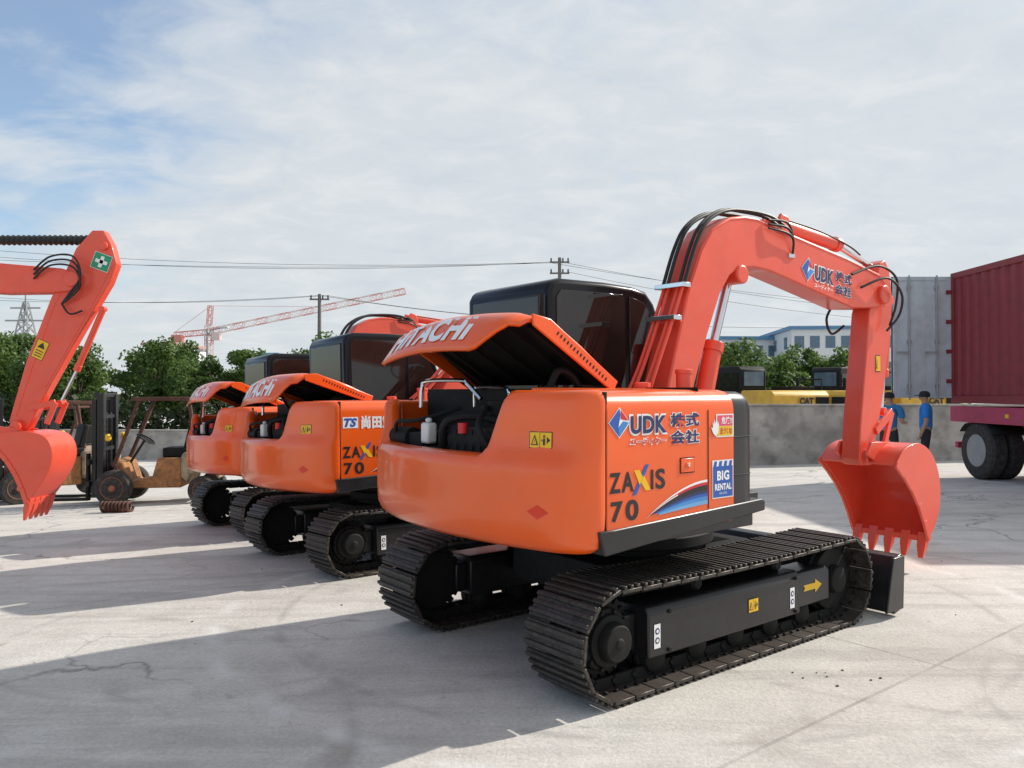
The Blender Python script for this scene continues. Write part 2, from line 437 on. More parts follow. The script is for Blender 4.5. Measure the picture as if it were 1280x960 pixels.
    m.tube(spline([(-.85,-.42,1.62),(-.92,-.42,1.70),(-1.0,-.40,1.72),(-1.05,-.38,1.62)]),.022)
    for k in range(4):
        b=-.2+k*.28; m.beam(hrot((-.7,b,1.635)),hrot((-1.3,b,1.61)),.02)
    make(m,'hood_frame',BLKM,hd)
    def plh(x,y,l):
        return hrot(hpt(-x,y,.006))
    lettering([('HITACHI',(-.71,.23,1.34,1.52),WHT,.045)],'lettering',hd,plh)
    m=MB()
    pr=[(-.62,.88),(-.63,2.28),(-.60,2.345),(-.52,2.37),(-.1,2.378),(.18,2.37),(.33,2.345),(.42,2.26),(.52,2.05),(.70,1.55),(.76,1.3),(.78,.88)]
    m.prism(pr,.12,1.06)
    cab=make(m,'cab',CABM,root,bevel=.04,seg=4,ang=50)
    m=MB();m.prism([(-.55,1.40),(-.56,2.24),(-.52,2.29),(.07,2.30),(.09,2.27),(.10,1.40)],.112,.14)
    make(m,'window',GLASS,cab,bevel=.003)
    m=MB();m.prism([(.15,1.4),(.14,2.29),(.28,2.26),(.36,2.18),(.46,1.98),(.62,1.55),(.65,1.4)],.112,.14);make(m,'window',GLASS,cab,bevel=.003)
    m=MB();m.bx(-.640,-.61,.20,.98,1.55,2.26);make(m,'window',GLASS,cab,bevel=.02)
    m=MB();m.prism([(-.50,1.45),(-.50,2.2),(.08,2.24),(.24,2.2),(.24,1.45)],1.04,1.068);make(m,'window',GLASS,cab)
    m=MB();m.prism([(.515,2.1),(.705,1.58),(.717,1.59),(.527,2.11)],.2,.97);make(m,'window',GLASS,cab)
    m=MB()
    m.tube([(-.66,.14,1.5),(-.66,.14,2.25)],.012)
    make(m,'window_guard',BLKM,cab)
    return root
def hyd(root,p0,p1,p2,r,mat_,name='hydraulic_cylinder'):
    m=MB();m.cyl(p0,p1,r,n=18);d=(Vector(p1)-Vector(p0)).normalized();m.cyl(Vector(p1)-d*.06,Vector(p1)+d*.01,r*1.15,n=18)
    m.cyl((p0[0],p0[1]-r*1.1,p0[2]),(p0[0],p0[1]+r*1.1,p0[2]),r*.95,n=14)
    m.m=1;m.cyl(p1,p2,r*.5,n=14);m.m=0;m.cyl((p2[0],p2[1]-r*1.0,p2[2]),(p2[0],p2[1]+r*1.0,p2[2]),r*.85,n=14)
    return make(m,name,[mat_,CHROME],root,bevel=.003)
def bucket(root,back,tooth,y0,y1):
    m=MB()
    P=[Vector((p[0],p[1])) for p in spline([(a,z,0) for a,z in back],5)]
    cen=sum(P,Vector((0,0)))/len(P)
    inn=[]
    for i,p in enumerate(P):
        t=(P[min(i+1,len(P)-1)]-P[max(i-1,0)]).normalized();nn=Vector((-t.y,t.x))
        if nn.dot(cen-p)<0:nn=-nn
        inn.append(p+nn*.022)
    m.grid([[(p.x,y0+.012,p.y),(p.x,y1-.012,p.y)] for p in P]);m.grid([[(p.x,y0+.012,p.y),(p.x,y1-.012,p.y)] for p in inn])
    for q in(-1,0): m.add([(P[q].x,y0+.012,P[q].y),(P[q].x,y1-.012,P[q].y),(inn[q].x,y1-.012,inn[q].y),(inn[q].x,y0+.012,inn[q].y)],[(0,1,2,3)])
    e0=Vector((P[0].x,P[0].y));e1=P[-1]
    ch=e1-e0;cn=Vector((-ch.y,ch.x)).normalized()
    if cn.dot(cen-e0)<0: cn=-cn
    edge=[e1-ch*t+cn*.07*math.sin(math.pi*t) for t in(.2,.4,.6,.8)]
    pl=[(p.x,p.y) for p in P]+[(p.x,p.y) for p in edge]
    m.prism(pl,y0,y0+.022);m.prism(pl,y1-.022,y1)
    E=[e1]+edge+[e0]
    for y in(y0-.010,y1-.012):
        for i in range(5):
            a=E[i];b_=E[i+1];m.beam((a.x,y+.011,a.y),(b_.x,y+.011,b_.y),.024,.05)
    m.beam((e1.x,y0,e1.y),(e1.x,y1,e1.y),.05,.05)
    yc=(y0+y1)/2
    up=(P[2]+P[6])/2-cen;up.normalize()
    for y in(yc-.15,yc+.13):
        m.prism([(P[1].x,P[1].y),(P[1].x+up.x*.13,P[1].y+up.y*.13),(P[4].x+up.x*.15,P[4].y+up.y*.15),(P[8].x+up.x*.02,P[8].y+up.y*.02)],y,y+.025)
    b=make(m,'bucket',RED,root,bevel=.004,ang=40)
    n=5
    for k in range(n):
        y=y0+.05+(y1-y0-.1)*k/(n-1);mm=MB()
        s=e1;t=Vector(tooth);d=(t-s).normalized();nn=Vector((-d.y,d.x))
        a0=s-d*.05+nn*.032;a1=s-d*.05-nn*.032
        c0=s+(t-s)*.40+nn*.028;c1=s+(t-s)*.40-nn*.028
        v=[(a0.x,y-.042,a0.y),(a1.x,y-.042,a1.y),(a1.x,y+.042,a1.y),(a0.x,y+.042,a0.y),
           (c0.x,y-.038,c0.y),(c1.x,y-.038,c1.y),(c1.x,y+.038,c1.y),(c0.x,y+.038,c0.y),
           (t.x+nn.x*.006,y-.022,t.y+nn.y*.006),(t.x-nn.x*.006,y-.022,t.y-nn.y*.006),(t.x-nn.x*.006,y+.022,t.y-nn.y*.006),(t.x+nn.x*.006,y+.022,t.y+nn.y*.006)]
        mm.add(v,[(0,1,2,3),(0,4,5,1),(1,5,6,2),(2,6,7,3),(3,7,4,0),(4,8,9,5),(5,9,10,6),(6,10,11,7),(7,11,8,4),(8,9,10,11)])
        make(mm,'tooth',RED,b,bevel=.004)
    return b
def udk(x,y,s,red=REDV):
    L=[]
    c=(x,y+s*.55);r=s*.78
    L.append(([(c[0],c[1]-r),(c[0]+r,c[1]),(c[0],c[1]+r),(c[0]-r,c[1])],None,WHT,0,0,1))
    r*=.93
    L.append(([(c[0],c[1]-r),(c[0]+r*.95,c[1]),(c[0]+r*.35,c[1]+r*.1),(c[0]-r*.1,c[1]-r*.35)],None,LBLUE,0,0,2))
    L.append(([(c[0],c[1]-r),(c[0]-r*.1,c[1]-r*.3),(c[0]+r*.1,c[1]+r*.55),(c[0]+r*.0,c[1]+r),(c[0]-r,c[1])],None,BLUE,0,0,2))
    L.append(([(c[0]+r*.12,c[1]+r*.25),(c[0]+r*.9,c[1]+r*.12),(c[0]+r*.12,c[1]+r*.9)],None,REDV,0,0,2))
    return L
def front1(root):
    B0,B1=-.345,-.115
    m=MB()
    near=[(-.02,1.08),(.03,1.65),(.24,2.30),(.38,2.60),(.50,2.76),(.70,2.865),(.88,2.90),(1.036,2.906),(1.22,2.885),(1.40,2.85),(2.288,2.745),(2.86,2.655),(2.97,2.58),(3.0,2.47),(2.93,2.38),(2.80,2.345),
          (2.392,2.32),(1.567,2.46),(1.2,2.52),(.987,2.53),(.82,2.505),(.70,2.44),(.586,2.30),(.4514,2.02),(.30,1.655),(.22,1.08)]
    m.prism(near,B0,B1)
    m.cyl((.10,B0-.05,1.12),(.10,B1+.05,1.12),.10)
    m.cyl((2.9,B0-.04,2.47),(2.9,B1+.04,2.47),.085)
    m.cyl((.83,B0-.02,2.46),(.83,B1+.02,2.46),.07)
    for y in(B0+.03,B1-.05):m.prism([(1.30,2.84),(1.55,2.80),(1.50,2.98),(1.40,3.0)],y,y+.03)
    bm_=make(m,'boom',RED,root,bevel=.012)
    m=MB()
    m.tube([(a,B0-.001,z-.02) for a,z in near[2:15]],.004,5)
    make(m,'weld_bead',RED,bm_)
    hyd(root,(.42,-.23,1.15),(.655,-.23,1.95),(.845,-.23,2.47),.068,RED,'boom_cylinder')
    hyd(root,(1.45,-.23,2.93),(2.35,-.23,2.87),(3.02,-.23,2.72),.055,RED,'arm_cylinder')
    m=MB()
    m.prism([(2.83,2.50),(2.93,2.76),(3.02,2.80),(3.10,2.72),(3.16,2.45),(3.13,2.2),(2.99,1.6),(2.78,1.0),(2.72,.95),(2.60,.96),(2.56,1.02),(2.58,1.3),(2.68,1.9),(2.74,2.3)],-.315,-.145)
    m.cyl((2.67,-.36,1.03),(2.67,-.10,1.03),.07)
    make(m,'arm',RED,root,bevel=.01)
    hyd(root,(3.22,-.23,2.45),(3.14,-.23,1.75),(3.10,-.23,1.42),.045,RED,'bucket_cylinder')
    for y in(-.34,-.15):
        m=MB()
        m.beam((2.82,y+.015,1.25),(3.11,y+.015,1.42),.025,.07);m.beam((3.11,y+.015,1.42),(2.98,y+.015,1.14),.026,.06)
        make(m,'bucket_link',RED,root,bevel=.004)
    bucket(root,[(2.62,.99),(2.78,1.11),(3.03,1.15),(3.27,1.06),(3.42,.86),(3.45,.62),(3.36,.42),(3.22,.29)],(3.16,.12),-.60,.10)
    for k,y in enumerate((-.315,-.275,-.19,-.15)):
        m=MB();m.tube(spline([(-.20-.02*k,y,1.45),(-.06,y,1.75),(.12,y,2.12),(.21,y,2.32)],5),.013);make(m,'oil_pipe',RED,root)
    HS=[]
    for k,y in enumerate((-.33,-.285,-.18,-.14)):
        HS.append((spline([(.21,y,2.34),(.33,y,2.62),(.46,y,2.80),(.68,y,2.91+.01*(k%2)),(.95,y,2.945),(1.2,y-.02,2.935),(1.40,y-.02,2.88)],6),.013))
    for k in range(3):
        HS.append((spline([(1.15,B0-.02,2.90-.03*k),(1.35,B0-.05,2.90-.04*k),(1.46,B0-.03,2.78),(1.48,B0-.01,2.68)],6),.009))
    HS.append((spline([(2.35,B0-.02,2.60),(2.7,B0-.07,2.70),(3.0,B0-.08,2.62),(3.08,B0-.04,2.4),(3.0,B0-.02,2.2)],6),.011))
    HS.append((spline([(2.5,B0-.02,2.50),(2.8,B0-.10,2.60),(3.06,B0-.10,2.48),(3.10,B0-.06,2.3),(2.95,B0-.02,2.15)],6),.011))
    HS.append((spline([(2.55,B1+.02,2.4),(2.45,B1+.04,2.25),(2.55,B1+.05,2.12),(2.72,B1+.03,2.2)],6),.011))
    HS.append((spline([(1.45,B0+.05,2.96),(1.9,B0+.02,2.92),(2.4,B0+.04,2.86),(2.6,B0+.04,2.8)],6),.008))
    for p,r in HS:
        m=MB();m.tube(p,r);make(m,'hydraulic_hose',HOSE,root)
    for t in((.215,2.33),(.12,2.10),(1.48,2.66)):
        m=MB();m.bx(t[0]-.05,t[0]+.03,-.36,-.10,t[1]-.012,t[1]+.02);make(m,'pipe_clamp',CHROME,root,bevel=.003)
def copy_tree(src,loc,rot,excl=()):
    kids={}
    for o in bpy.data.objects:
        if o.parent: kids.setdefault(o.parent.name,[]).append(o)
    def rec(o,par):
        c=o.copy();COL.objects.link(c);c.parent=par
        for k in kids.get(o.name,[]):
            if k.name.split('.')[0] in excl or k.get('only'):continue
            rec(k,c)
        return c
    r=rec(src,None);r.location=loc;r.rotation_euler=rot
    return r
def kid(o,nm): return [k for k in o.children if k.name.split('.')[0]==nm]
def sidepl(x,y,l):return (x,-1.0515-.001*l,y)
root=build_base()
hs=kid(root,'side_housing')[0]
Z=[('Z',(-1.235,-1.155,1.092,1.195),INK,.03),('A',(-1.148,-1.06,1.092,1.195),INK,.03),('I',(-.932,-.912,1.092,1.195),INK,.02),('S',(-.895,-.82,1.090,1.197),INK,.025),
   ([(-1.07,1.072),(-1.042,1.072),(-.945,1.225),(-.973,1.225)],None,BLUE,0,0,1),
   ([(-1.06,1.20),(-1.02,1.20),(-.992,1.158),(-1.018,1.122)],None,YEL,0,0,2),([(-1.010,1.137),(-.975,1.092),(-.935,1.092),(-.985,1.170)],None,YEL,0,0,2),
   ('7',(-1.225,-1.14,.947,1.050),INK,.03),('0',(-1.12,-1.025,.945,1.052),INK,.03)]
lettering(Z,'lettering',hs,sidepl)
# soft blue swoosh made of curved bands
def cv(k,u):  # u 0..1 along; k band offset
    x=-.97+.50*u; return (x,.945+.155*(1-(1-u)**1.8)*(1-k)+.02*u*k)
def band(k0,k1,u0=0,u1=1,n=10):
    return [cv(k1,u0+(u1-u0)*i/n) for i in range(n+1)]+[cv(k0,u1-(u1-u0)*i/n) for i in range(n+1)]
S=[(band(-.10,.0),None,WHT,0,0,1),(band(.0,.16,.05,1),None,REDV,0,0,1),(band(.05,.12,.0,.5),None,WHT,0,0,2),(band(.12,.34,.06,1),None,INK,0,0,2),(band(.34,.46,.1,1),None,NAVY,0,0,2),(band(.46,.58,.14,1),None,BLUE,0,0,2),(band(.58,.74,.18,1),None,LBLUE,0,0,2),(band(.74,.90,.2,1),None,PALEB,0,0,2)]
lettering(S,'stripe_decal',hs,sidepl)
front1(root)
boom=kid(root,'boom')[0]
d=udk(-1.165,1.39,.10)
d+=[('UDK',(-1.095,-.80,1.375,1.487),WHT,.08,0,1),('UDK',(-1.085,-.81,1.385,1.477),NAVY,.04,0,3),
    ('株式',(-.785,-.535,1.408,1.492),WHT,.08,0,1),('株式',(-.78,-.54,1.413,1.487),NAVY,.025,0,3),
    ('会社',(-.785,-.535,1.315,1.400),WHT,.08,0,1),('会社',(-.78,-.54,1.320,1.395),NAVY,.025,0,3),
    ('ユーディケー',(-1.09,-.81,1.325,1.368),WHT,.08,0,1),('ユーディケー',(-1.085,-.815,1.33,1.363),REDV,.03,0,3)]
lu=lettering(d,'company_lettering',hs,sidepl);lu['only']=1
x,y=-.43,1.34
d=[(rectp(x+.04,x+.20,y+.005,y+.135),None,WHT,0,0,1),(rectp(x+.05,x+.19,y+.068,y+.128),None,PINK,0,0,2),('危険!!',(x+.085,x+.185,y+.078,y+.120),WHT,.03,0,3),
   (rectp(x+.05,x+.19,y+.012,y+.066),None,YEL,0,0,2),('近づくな!',(x+.075,x+.185,y+.02,y+.058),REDV,.03,0,3),
   ([(x+.008,y+.03),(x+.03,y+.012),(x+.055,y+.03),(x+.062,y+.075),(x+.05,y+.10),(x+.045,y+.08),(x+.038,y+.115),(x+.030,y+.08),(x+.022,y+.11),(x+.017,y+.075),(x+.005,y+.095),(x+.008,y+.06),(x-.008,y+.06)],None,WHT,0,0,4)]
lettering(d,'safety_sticker',hs,sidepl)['only']=1
x,y=-.425,1.0
d=[(rectp(x,x+.19,y,y+.215),None,WHT,0,0,1),(rectp(x+.006,x+.184,y+.006,y+.18),None,BLUE,0,0,2)]
for k in range(4): d.append(([(x+.01+.046*k,y+.18),(x+.036+.046*k,y+.18),(x+.042+.046*k,y+.209),(x+.018+.046*k,y+.209)],None,BLUE,0,0,2))
d+=[('BIG',(x+.04,x+.15,y+.10,y+.155),WHT,.04,0,3),('RENTAL',(x+.02,x+.17,y+.045,y+.082),WHT,.04,0,3),('CO.,LTD.',(x+.06,x+.13,y+.02,y+.033),WHT,.01,0,3)]
lettering(d,'rental_sticker',hs,sidepl)['only']=1
def bp(x,y,l):
    t=-.085;k=1.08;x*=k;y*=k;return (1.68+x*math.cos(t)-y*math.sin(t),-.3455-.001*l-.002,2.495+x*math.sin(t)+y*math.cos(t))
d=udk(0.02,.02,.115)
d+=[('UDK',(.11,.37,.02,.13),NAVY,.04,0,3),('UDK',(.10,.38,.01,.14),WHT,.08,0,1),('株式',(.40,.64,.065,.145),NAVY,.025,0,3),('株式',(.395,.645,.06,.15),WHT,.08,0,1),('会社',(.40,.64,-.035,.045),NAVY,.025,0,3),('会社',(.395,.645,-.04,.05),WHT,.08,0,1),
    ('ユーディケー',(.11,.37,-.035,.0),WHT,.03,0,3)]
lettering(d,'company_lettering',boom,bp)['only']=1
arm=kid(root,'arm')[0]
def ap(x,y,l):return (x,-.3155-.001*l-.002,y)
lettering(warn_sticker(2.84,1.78,.08,.15)[:5],'warning_sticker',arm,ap)
root.location=(C1[0],C1[1],0);root.rotation_euler=(0,0,HEAD)
root['label']='orange excavator with black tracks, raised hood and lettered red boom'
c2=(-1.16,8.56);c3=(-2.74,11.0)
m2=copy_tree(root,(c2[0],c2[1],gz(*c2)-.01),(-.036,0,HEAD),excl=('boom_cylinder','arm_cylinder'));m2['label']='orange excavator with raised hood parked beside a matching one'
m3=copy_tree(root,(c3[0],c3[1],gz(*c3)-.01),(-.036,0,HEAD));m3['label']='orange excavator with raised hood at the end of the row'
def about(p,ang): return Matrix.Translation(p)@Matrix.Rotation(ang,4,'Y')@Matrix.Translation(-Vector(p))
for mm_,an in((m2,-13),(m3,-8)):
    kid(mm_,'engine_hood')[0].matrix_local=about(HP,rad(an))
MBm=about(Vector((.10,0,1.12)),rad(20))
tip=MBm@Vector((2.9,0,2.47))
MAm=Matrix.Translation(tip)@Matrix.Rotation(rad(-46),4,'Y')@Matrix.Translation(-Vector((2.9,0,2.47)))
for nm in('boom','oil_pipe','hydraulic_hose','pipe_clamp'):
    for k in kid(m2,nm): k.matrix_local=MBm
for nm in('arm','bucket_cylinder','bucket_link','bucket'):
    for k in kid(m2,nm): k.matrix_local=MAm
e=MBm@Vector((.845,-.23,2.47));s_=Vector((.42,-.23,1.15));hyd(m2,s_,s_.lerp(e,.7),e,.068,RED,'boom_cylinder')
e=MAm@Vector((3.02,-.23,2.72));s_=MBm@Vector((1.45,-.23,2.93));hyd(m2,s_,s_.lerp(e,.75),e,.055,RED,'arm_cylinder')
h2=kid(m2,'side_housing')[0]
lettering([([(-1.23,1.36),(-1.08,1.36),(-1.08,1.46),(-1.23,1.46)],None,WHT,0,0,1),('TS',(-1.22,-1.09,1.37,1.45),BLUE,.05,.3,2),('尚田重機',(-1.05,-.61,1.35,1.47),WHT,.05,0,1)],'company_lettering',h2,sidepl)
h3=kid(m3,'side_housing')[0]
lettering(udk(-1.165,1.39,.10),'company_logo',h3,sidepl)
b4=(-9.6,9.2)
m4=copy_tree(root,(b4[0],b4[1],-.30),(0,0,0),excl=('boom','boom_cylinder','arm','arm_cylinder','bucket','bucket_cylinder','bucket_link','oil_pipe','hydraulic_hose','pipe_clamp'))
m4['label']='orange excavator reaching out with its bent arm and bucket'
m=MB()
m.prism([(0.0,1.1),(.3,2.4),(.8,3.2),(1.3,3.5),(1.8,3.6),(2.6,3.55),(3.8,3.36),(4.5,3.30),(4.72,3.22),(4.70,3.06),(4.45,3.03),(3.8,3.02),(2.6,3.1),(1.8,3.1),(1.3,2.95),(1.0,2.7),(.7,2.2),(.35,1.05)],-.345,-.115)
bo=make(m,'boom',RED,m4,bevel=.012)
m=MB()
m.prism([(4.52,3.28),(4.64,3.54),(4.82,3.74),(4.95,3.74),(5.04,3.58),(5.10,3.36),(5.02,3.14),(4.82,2.80),(4.58,2.38),(4.33,1.93),(4.11,1.50),(4.02,1.44),(3.92,1.48),(3.89,1.58),(4.08,2.25),(4.36,2.98)],-.295,-.165)
m.cyl((4.62,-.37,3.18),(4.62,-.09,3.18),.09);m.cyl((4.00,-.37,1.52),(4.00,-.09,1.52),.06)
m.cyl((4.96,-.33,3.56),(4.96,-.13,3.56),.05)
a4=make(m,'arm',RED,m4,bevel=.010)
m=MB();m.tube([(4.60,-.296,3.22),(4.40,-.296,2.90),(4.14,-.296,2.15),(3.97,-.296,1.62)],.004,5);m.tube([(5.06,-.296,3.34),(4.78,-.296,2.80),(4.3,-.296,1.95)],.004,5);make(m,'weld_bead',RED,a4)
def ap4(x,y,l):return (x,-.2975-.0015*l,y)
def tilt(pts,c,a):return [(c[0]+x*math.cos(a)-y*math.sin(a),c[1]+x*math.sin(a)+y*math.cos(a)) for x,y in pts]
c=(4.93,3.38)
lettering([(tilt(rectp(-.105,.105,-.095,.095),c,-.35),None,WHT,0,0,1),(tilt(rectp(-.10,.10,-.09,.09),c,-.35),None,GREEN,0,0,2),(tilt(rectp(-.07,.07,-.020,.020),c,-.35),None,WHT,0,0,3),(tilt(rectp(-.020,.020,-.065,.065),c,-.35),None,WHT,0,0,3)],'first_aid_emblem',a4,ap4)
def ap5(x,y,l):
    p=tilt([(x,y)],(4.24,2.38),-.42)[0];return (p[0],-.2975-.001*l,p[1])
lettering([(rectp(-.07,.07,-.11,.11),None,INK,0,0,1),(rectp(-.065,.065,-.105,.105),None,YEL,0,0,2),([(-.045,.02),(.045,.02),(0,.09)],None,INK,0,0,3),(rectp(-.045,.045,-.02,-.01),None,INK,0,0,3),(rectp(-.045,.045,-.05,-.04),None,INK,0,0,3),(rectp(-.045,.045,-.08,-.07),None,INK,0,0,3)],'warning_sticker',a4,ap5)
m=MB()
p=[(2.9+ i*.03,-.23,3.64) for i in range(63)]
m.tube(p,.05,10,rf=lambda j:.062 if j%2 else .045)
make(m,'arm_cylinder',HOSE,m4)
hyd(m4,(4.92,-.23,2.85),(4.62,-.23,2.15),(4.44,-.23,1.78),.034,RED,'bucket_cylinder')
for y in(-.35,-.14):
    m=MB()
    m.beam((4.14,y+.015,1.72),(4.44,y+.015,1.78),.025,.07);m.beam((4.44,y+.015,1.78),(4.34,y+.015,1.54),.026,.06)
    make(m,'bucket_link',RED,m4,bevel=.004)
for k in range(3):
    m=MB();m.tube(spline([(4.2,-.36,3.28-.05*k),(4.42,-.42,3.42-.05*k),(4.68,-.43,3.42-.06*k),(4.76,-.42,3.20-.05*k),(4.62,-.38,3.02-.03*k),(4.5,-.33,2.9)],7),.011)
    make(m,'hydraulic_hose',HOSE,m4)
m=MB();m.tube(spline([(4.5,-.33,2.9),(4.62,-.38,2.78),(4.74,-.34,2.82)],7),.011);make(m,'hydraulic_hose',HOSE,m4)
bucket(m4,[(3.76,1.38),(3.98,1.45),(4.22,1.46),(4.42,1.40),(4.50,1.23),(4.46,1.03),(4.34,.83),(4.22,.67)],(4.17,.47),-.50,.0)

# ---------------- ground
xs=[-1500,-400,-120,-60,-40]+[-30+i*1.0 for i in range(61)]+[40,60,120,400,1500]
ys=[-300,-60,-20,-10]+[-5+i*1.0 for i in range(56)]+[60,80,120,300,900,3000]
gmb=MB();gmb.grid([[(x,y,gz(x,y)) for x in xs] for y in ys])
gm=bpy.data.materials.new('concrete_yard');gm.use_nodes=True;nt=gm.node_tree;N=nt.nodes;L=nt.links;B=N['Principled BSDF']
tc=N.new('ShaderNodeTexCoord')
def noise(sc,det=6,dist=0,rough=.5,vec=None):
    n=N.new('ShaderNodeTexNoise');n.inputs['Scale'].default_value=sc;n.inputs['Detail'].default_value=det;n.inputs['Distortion'].default_value=dist;n.inputs['Roughness'].default_value=rough
    L.new(vec or tc.outputs['Object'],n.inputs['Vector']);return n.outputs['Fac']
def ramp(inp,stops):
    r=N.new('ShaderNodeValToRGB');e=r.color_ramp.elements
    while len(e)<len(stops):e.new(.5)
    for k,(p,c) in enumerate(stops):
        e[k].position=p;e[k].color=(c+(1,)) if isinstance(c,tuple) else (c,c,c,1)
    L.new(inp,r.inputs['Fac']);return r.outputs['Color']
def mix(f,a,b,mode='MIX'):
    x=N.new('ShaderNodeMix');x.data_type='RGBA';x.blend_type=mode
    for s,v in((0,f),(6,a),(7,b)):
        if isinstance(v,(int,float)):x.inputs[s].default_value=v
        elif isinstance(v,tuple):x.inputs[s].default_value=v+(1,)
        else:L.new(v,x.inputs[s])
    return x.outputs[2]
def mth(op,a,b=None):
    n=N.new('ShaderNodeMath');n.operation=op
    for i,v in enumerate((a,b)):
        if v is None:continue
        if isinstance(v,(int,float)):n.inputs[i].default_value=v
        else:L.new(v,n.inputs[i])
    return n.outputs[0]
c=ramp(noise(.35,8,.4,.6),[(.3,(.60,.56,.505)),(.55,(.71,.675,.62)),(.75,(.77,.74,.69))])
c=mix(.7,c,ramp(noise(3.0,9,.3,.7),[(.3,.78),(.6,1.0)]),'MULTIPLY')
c=mix(.65,c,ramp(noise(45,6,0,.7),[(.35,.68),(.6,1.0)]),'MULTIPLY')
mp=N.new('ShaderNodeMapping');mp.inputs['Rotation'].default_value=(0,0,-rad(30));mp.inputs['Scale'].default_value=(.25,2.2,1);L.new(tc.outputs['Object'],mp.inputs['Vector'])
c=mix(.6,c,ramp(noise(1.3,7,.6,.65,mp.outputs['Vector']),[(.38,.70),(.52,1.0)]),'MULTIPLY')
c=mix(ramp(noise(.9,5,1.0,.6),[(.60,0.0),(.72,.45)]),c,(.28,.25,.22))
c=mix(ramp(noise(7,4,.5,.6),[(.67,0.0),(.74,.55)]),c,(.26,.23,.20))
c=mix(ramp(noise(120,2,0,.5),[(.70,0.0),(.74,.5)]),c,(.22,.20,.18))
nz=noise(2.2,6,.3,.6)
for cx,cy,r0,w,dark,st in((.9,6.2,3.05,.10,1,.5),(.9,6.2,2.62,.05,0,.4),(2.8,6.0,2.15,.06,0,.45),(-3.4,3.2,2.7,.06,0,.35),(3.9,3.6,1.5,.04,0,.35),(-2.0,5.5,1.4,.05,0,.3)):
    vd=N.new('ShaderNodeVectorMath');vd.operation='DISTANCE';L.new(tc.outputs['Object'],vd.inputs[0]);vd.inputs[1].default_value=(cx,cy,0)
    dd=mth('ABSOLUTE',mth('SUBTRACT',vd.outputs['Value'],r0))
    f_=mix(1.0,ramp(dd,[(0,st),(w,0.0)]),ramp(nz,[(.42,0.0),(.56,1.0)]),'MULTIPLY')
    c=mix(f_,c,(.82,.81,.79) if dark else (.28,.26,.24))
v=N.new('ShaderNodeTexVoronoi');v.feature='DISTANCE_TO_EDGE';v.inputs['Scale'].default_value=.28
dm=N.new('ShaderNodeVectorMath');dm.operation='ADD';n4=N.new('ShaderNodeTexNoise');n4.inputs['Scale'].default_value=1.6;n4.inputs['Detail'].default_value=8;L.new(tc.outputs['Object'],n4.inputs['Vector'])
sc=N.new('ShaderNodeVectorMath');sc.operation='SCALE';sc.inputs['Scale'].default_value=.9;L.new(n4.outputs['Color'],sc.inputs[0]);L.new(tc.outputs['Object'],dm.inputs[0]);L.new(sc.outputs[0],dm.inputs[1]);L.new(dm.outputs[0],v.inputs['Vector'])
crk=ramp(v.outputs['Distance'],[(0.0,1.0),(.006,0.0)])
crm=mix(1.0,crk,ramp(noise(.25,3),[(.46,0.0),(.56,.8)]),'MULTIPLY')
c=mix(crm,c,(.15,.14,.13))
br=N.new('ShaderNodeTexBrick');br.offset=0;br.inputs['Scale'].default_value=1;br.inputs['Brick Width'].default_value=6;br.inputs['Row Height'].default_value=5;br.inputs['Mortar Size'].default_value=.012;br.inputs['Mortar Smooth'].default_value=.2
mp2=N.new('ShaderNodeMapping');mp2.inputs['Rotation'].default_value=(0,0,rad(-38));mp2.inputs['Location'].default_value=(1.2,2.9,0);L.new(tc.outputs['Object'],mp2.inputs['Vector']);L.new(mp2.outputs['Vector'],br.inputs['Vector'])
jf=mix(1.0,br.outputs['Fac'],ramp(noise(1.5,5),[(.40,.1),(.6,.55)]),'MULTIPLY')
c=mix(jf,c,(.22,.20,.18))
L.new(c,B.inputs['Base Color']);B.inputs['Roughness'].default_value=.85
bp_=N.new('ShaderNodeBump');bp_.inputs['Strength'].default_value=.5;bp_.inputs['Distance'].default_value=.02;L.new(noise(30,9,0,.75),bp_.inputs['Height']);L.new(bp_.outputs['Normal'],B.inputs['Normal'])
g=make(gmb,'ground',gm,recalc=False);g['kind']='structure'
# ---------------- walls
WALL=mat('concrete_wall',(.38,.36,.33),.9,var=.35,scale=1.2,dust=.8,dcol=(.18,.17,.155),bump=.4,bscale=12)
def wall(X0,X1,Y0,Y1,zb,zt,label):
    w=top('concrete_wall',label,'wall',group=None)
    m=MB();m.add([(X0,Y0,zb),(X1,Y1,zb),(X1,Y1+.2,zb),(X0,Y0+.2,zb),(X0,Y0,zt),(X1,Y1,zt),(X1,Y1+.2,zt),(X0,Y0+.2,zt)],[(0,1,5,4),(1,2,6,5),(2,3,7,6),(3,0,4,7),(4,5,6,7),(0,1,2,3)])
    make(m,'wall_panel',WALL,w,bevel=.01)
    a,b=zt,zt+.05
    m=MB();m.add([(X0,Y0-.03,a),(X1,Y1-.03,a),(X1,Y1+.23,a),(X0,Y0+.23,a),(X0,Y0-.03,b),(X1,Y1-.03,b),(X1,Y1+.23,b),(X0,Y0+.23,b)],[(0,1,5,4),(1,2,6,5),(2,3,7,6),(3,0,4,7),(4,5,6,7),(0,1,2,3)])
    make(m,'coping',WALL,w,bevel=.01)
wall(-3.0,15.0,19.6,20.4,-.8,1.24,'low weathered grey concrete yard wall')
wall(-24.0,-3.4,27.0,26.0,-.9,.28,'low pale concrete wall in front of the shrubs')
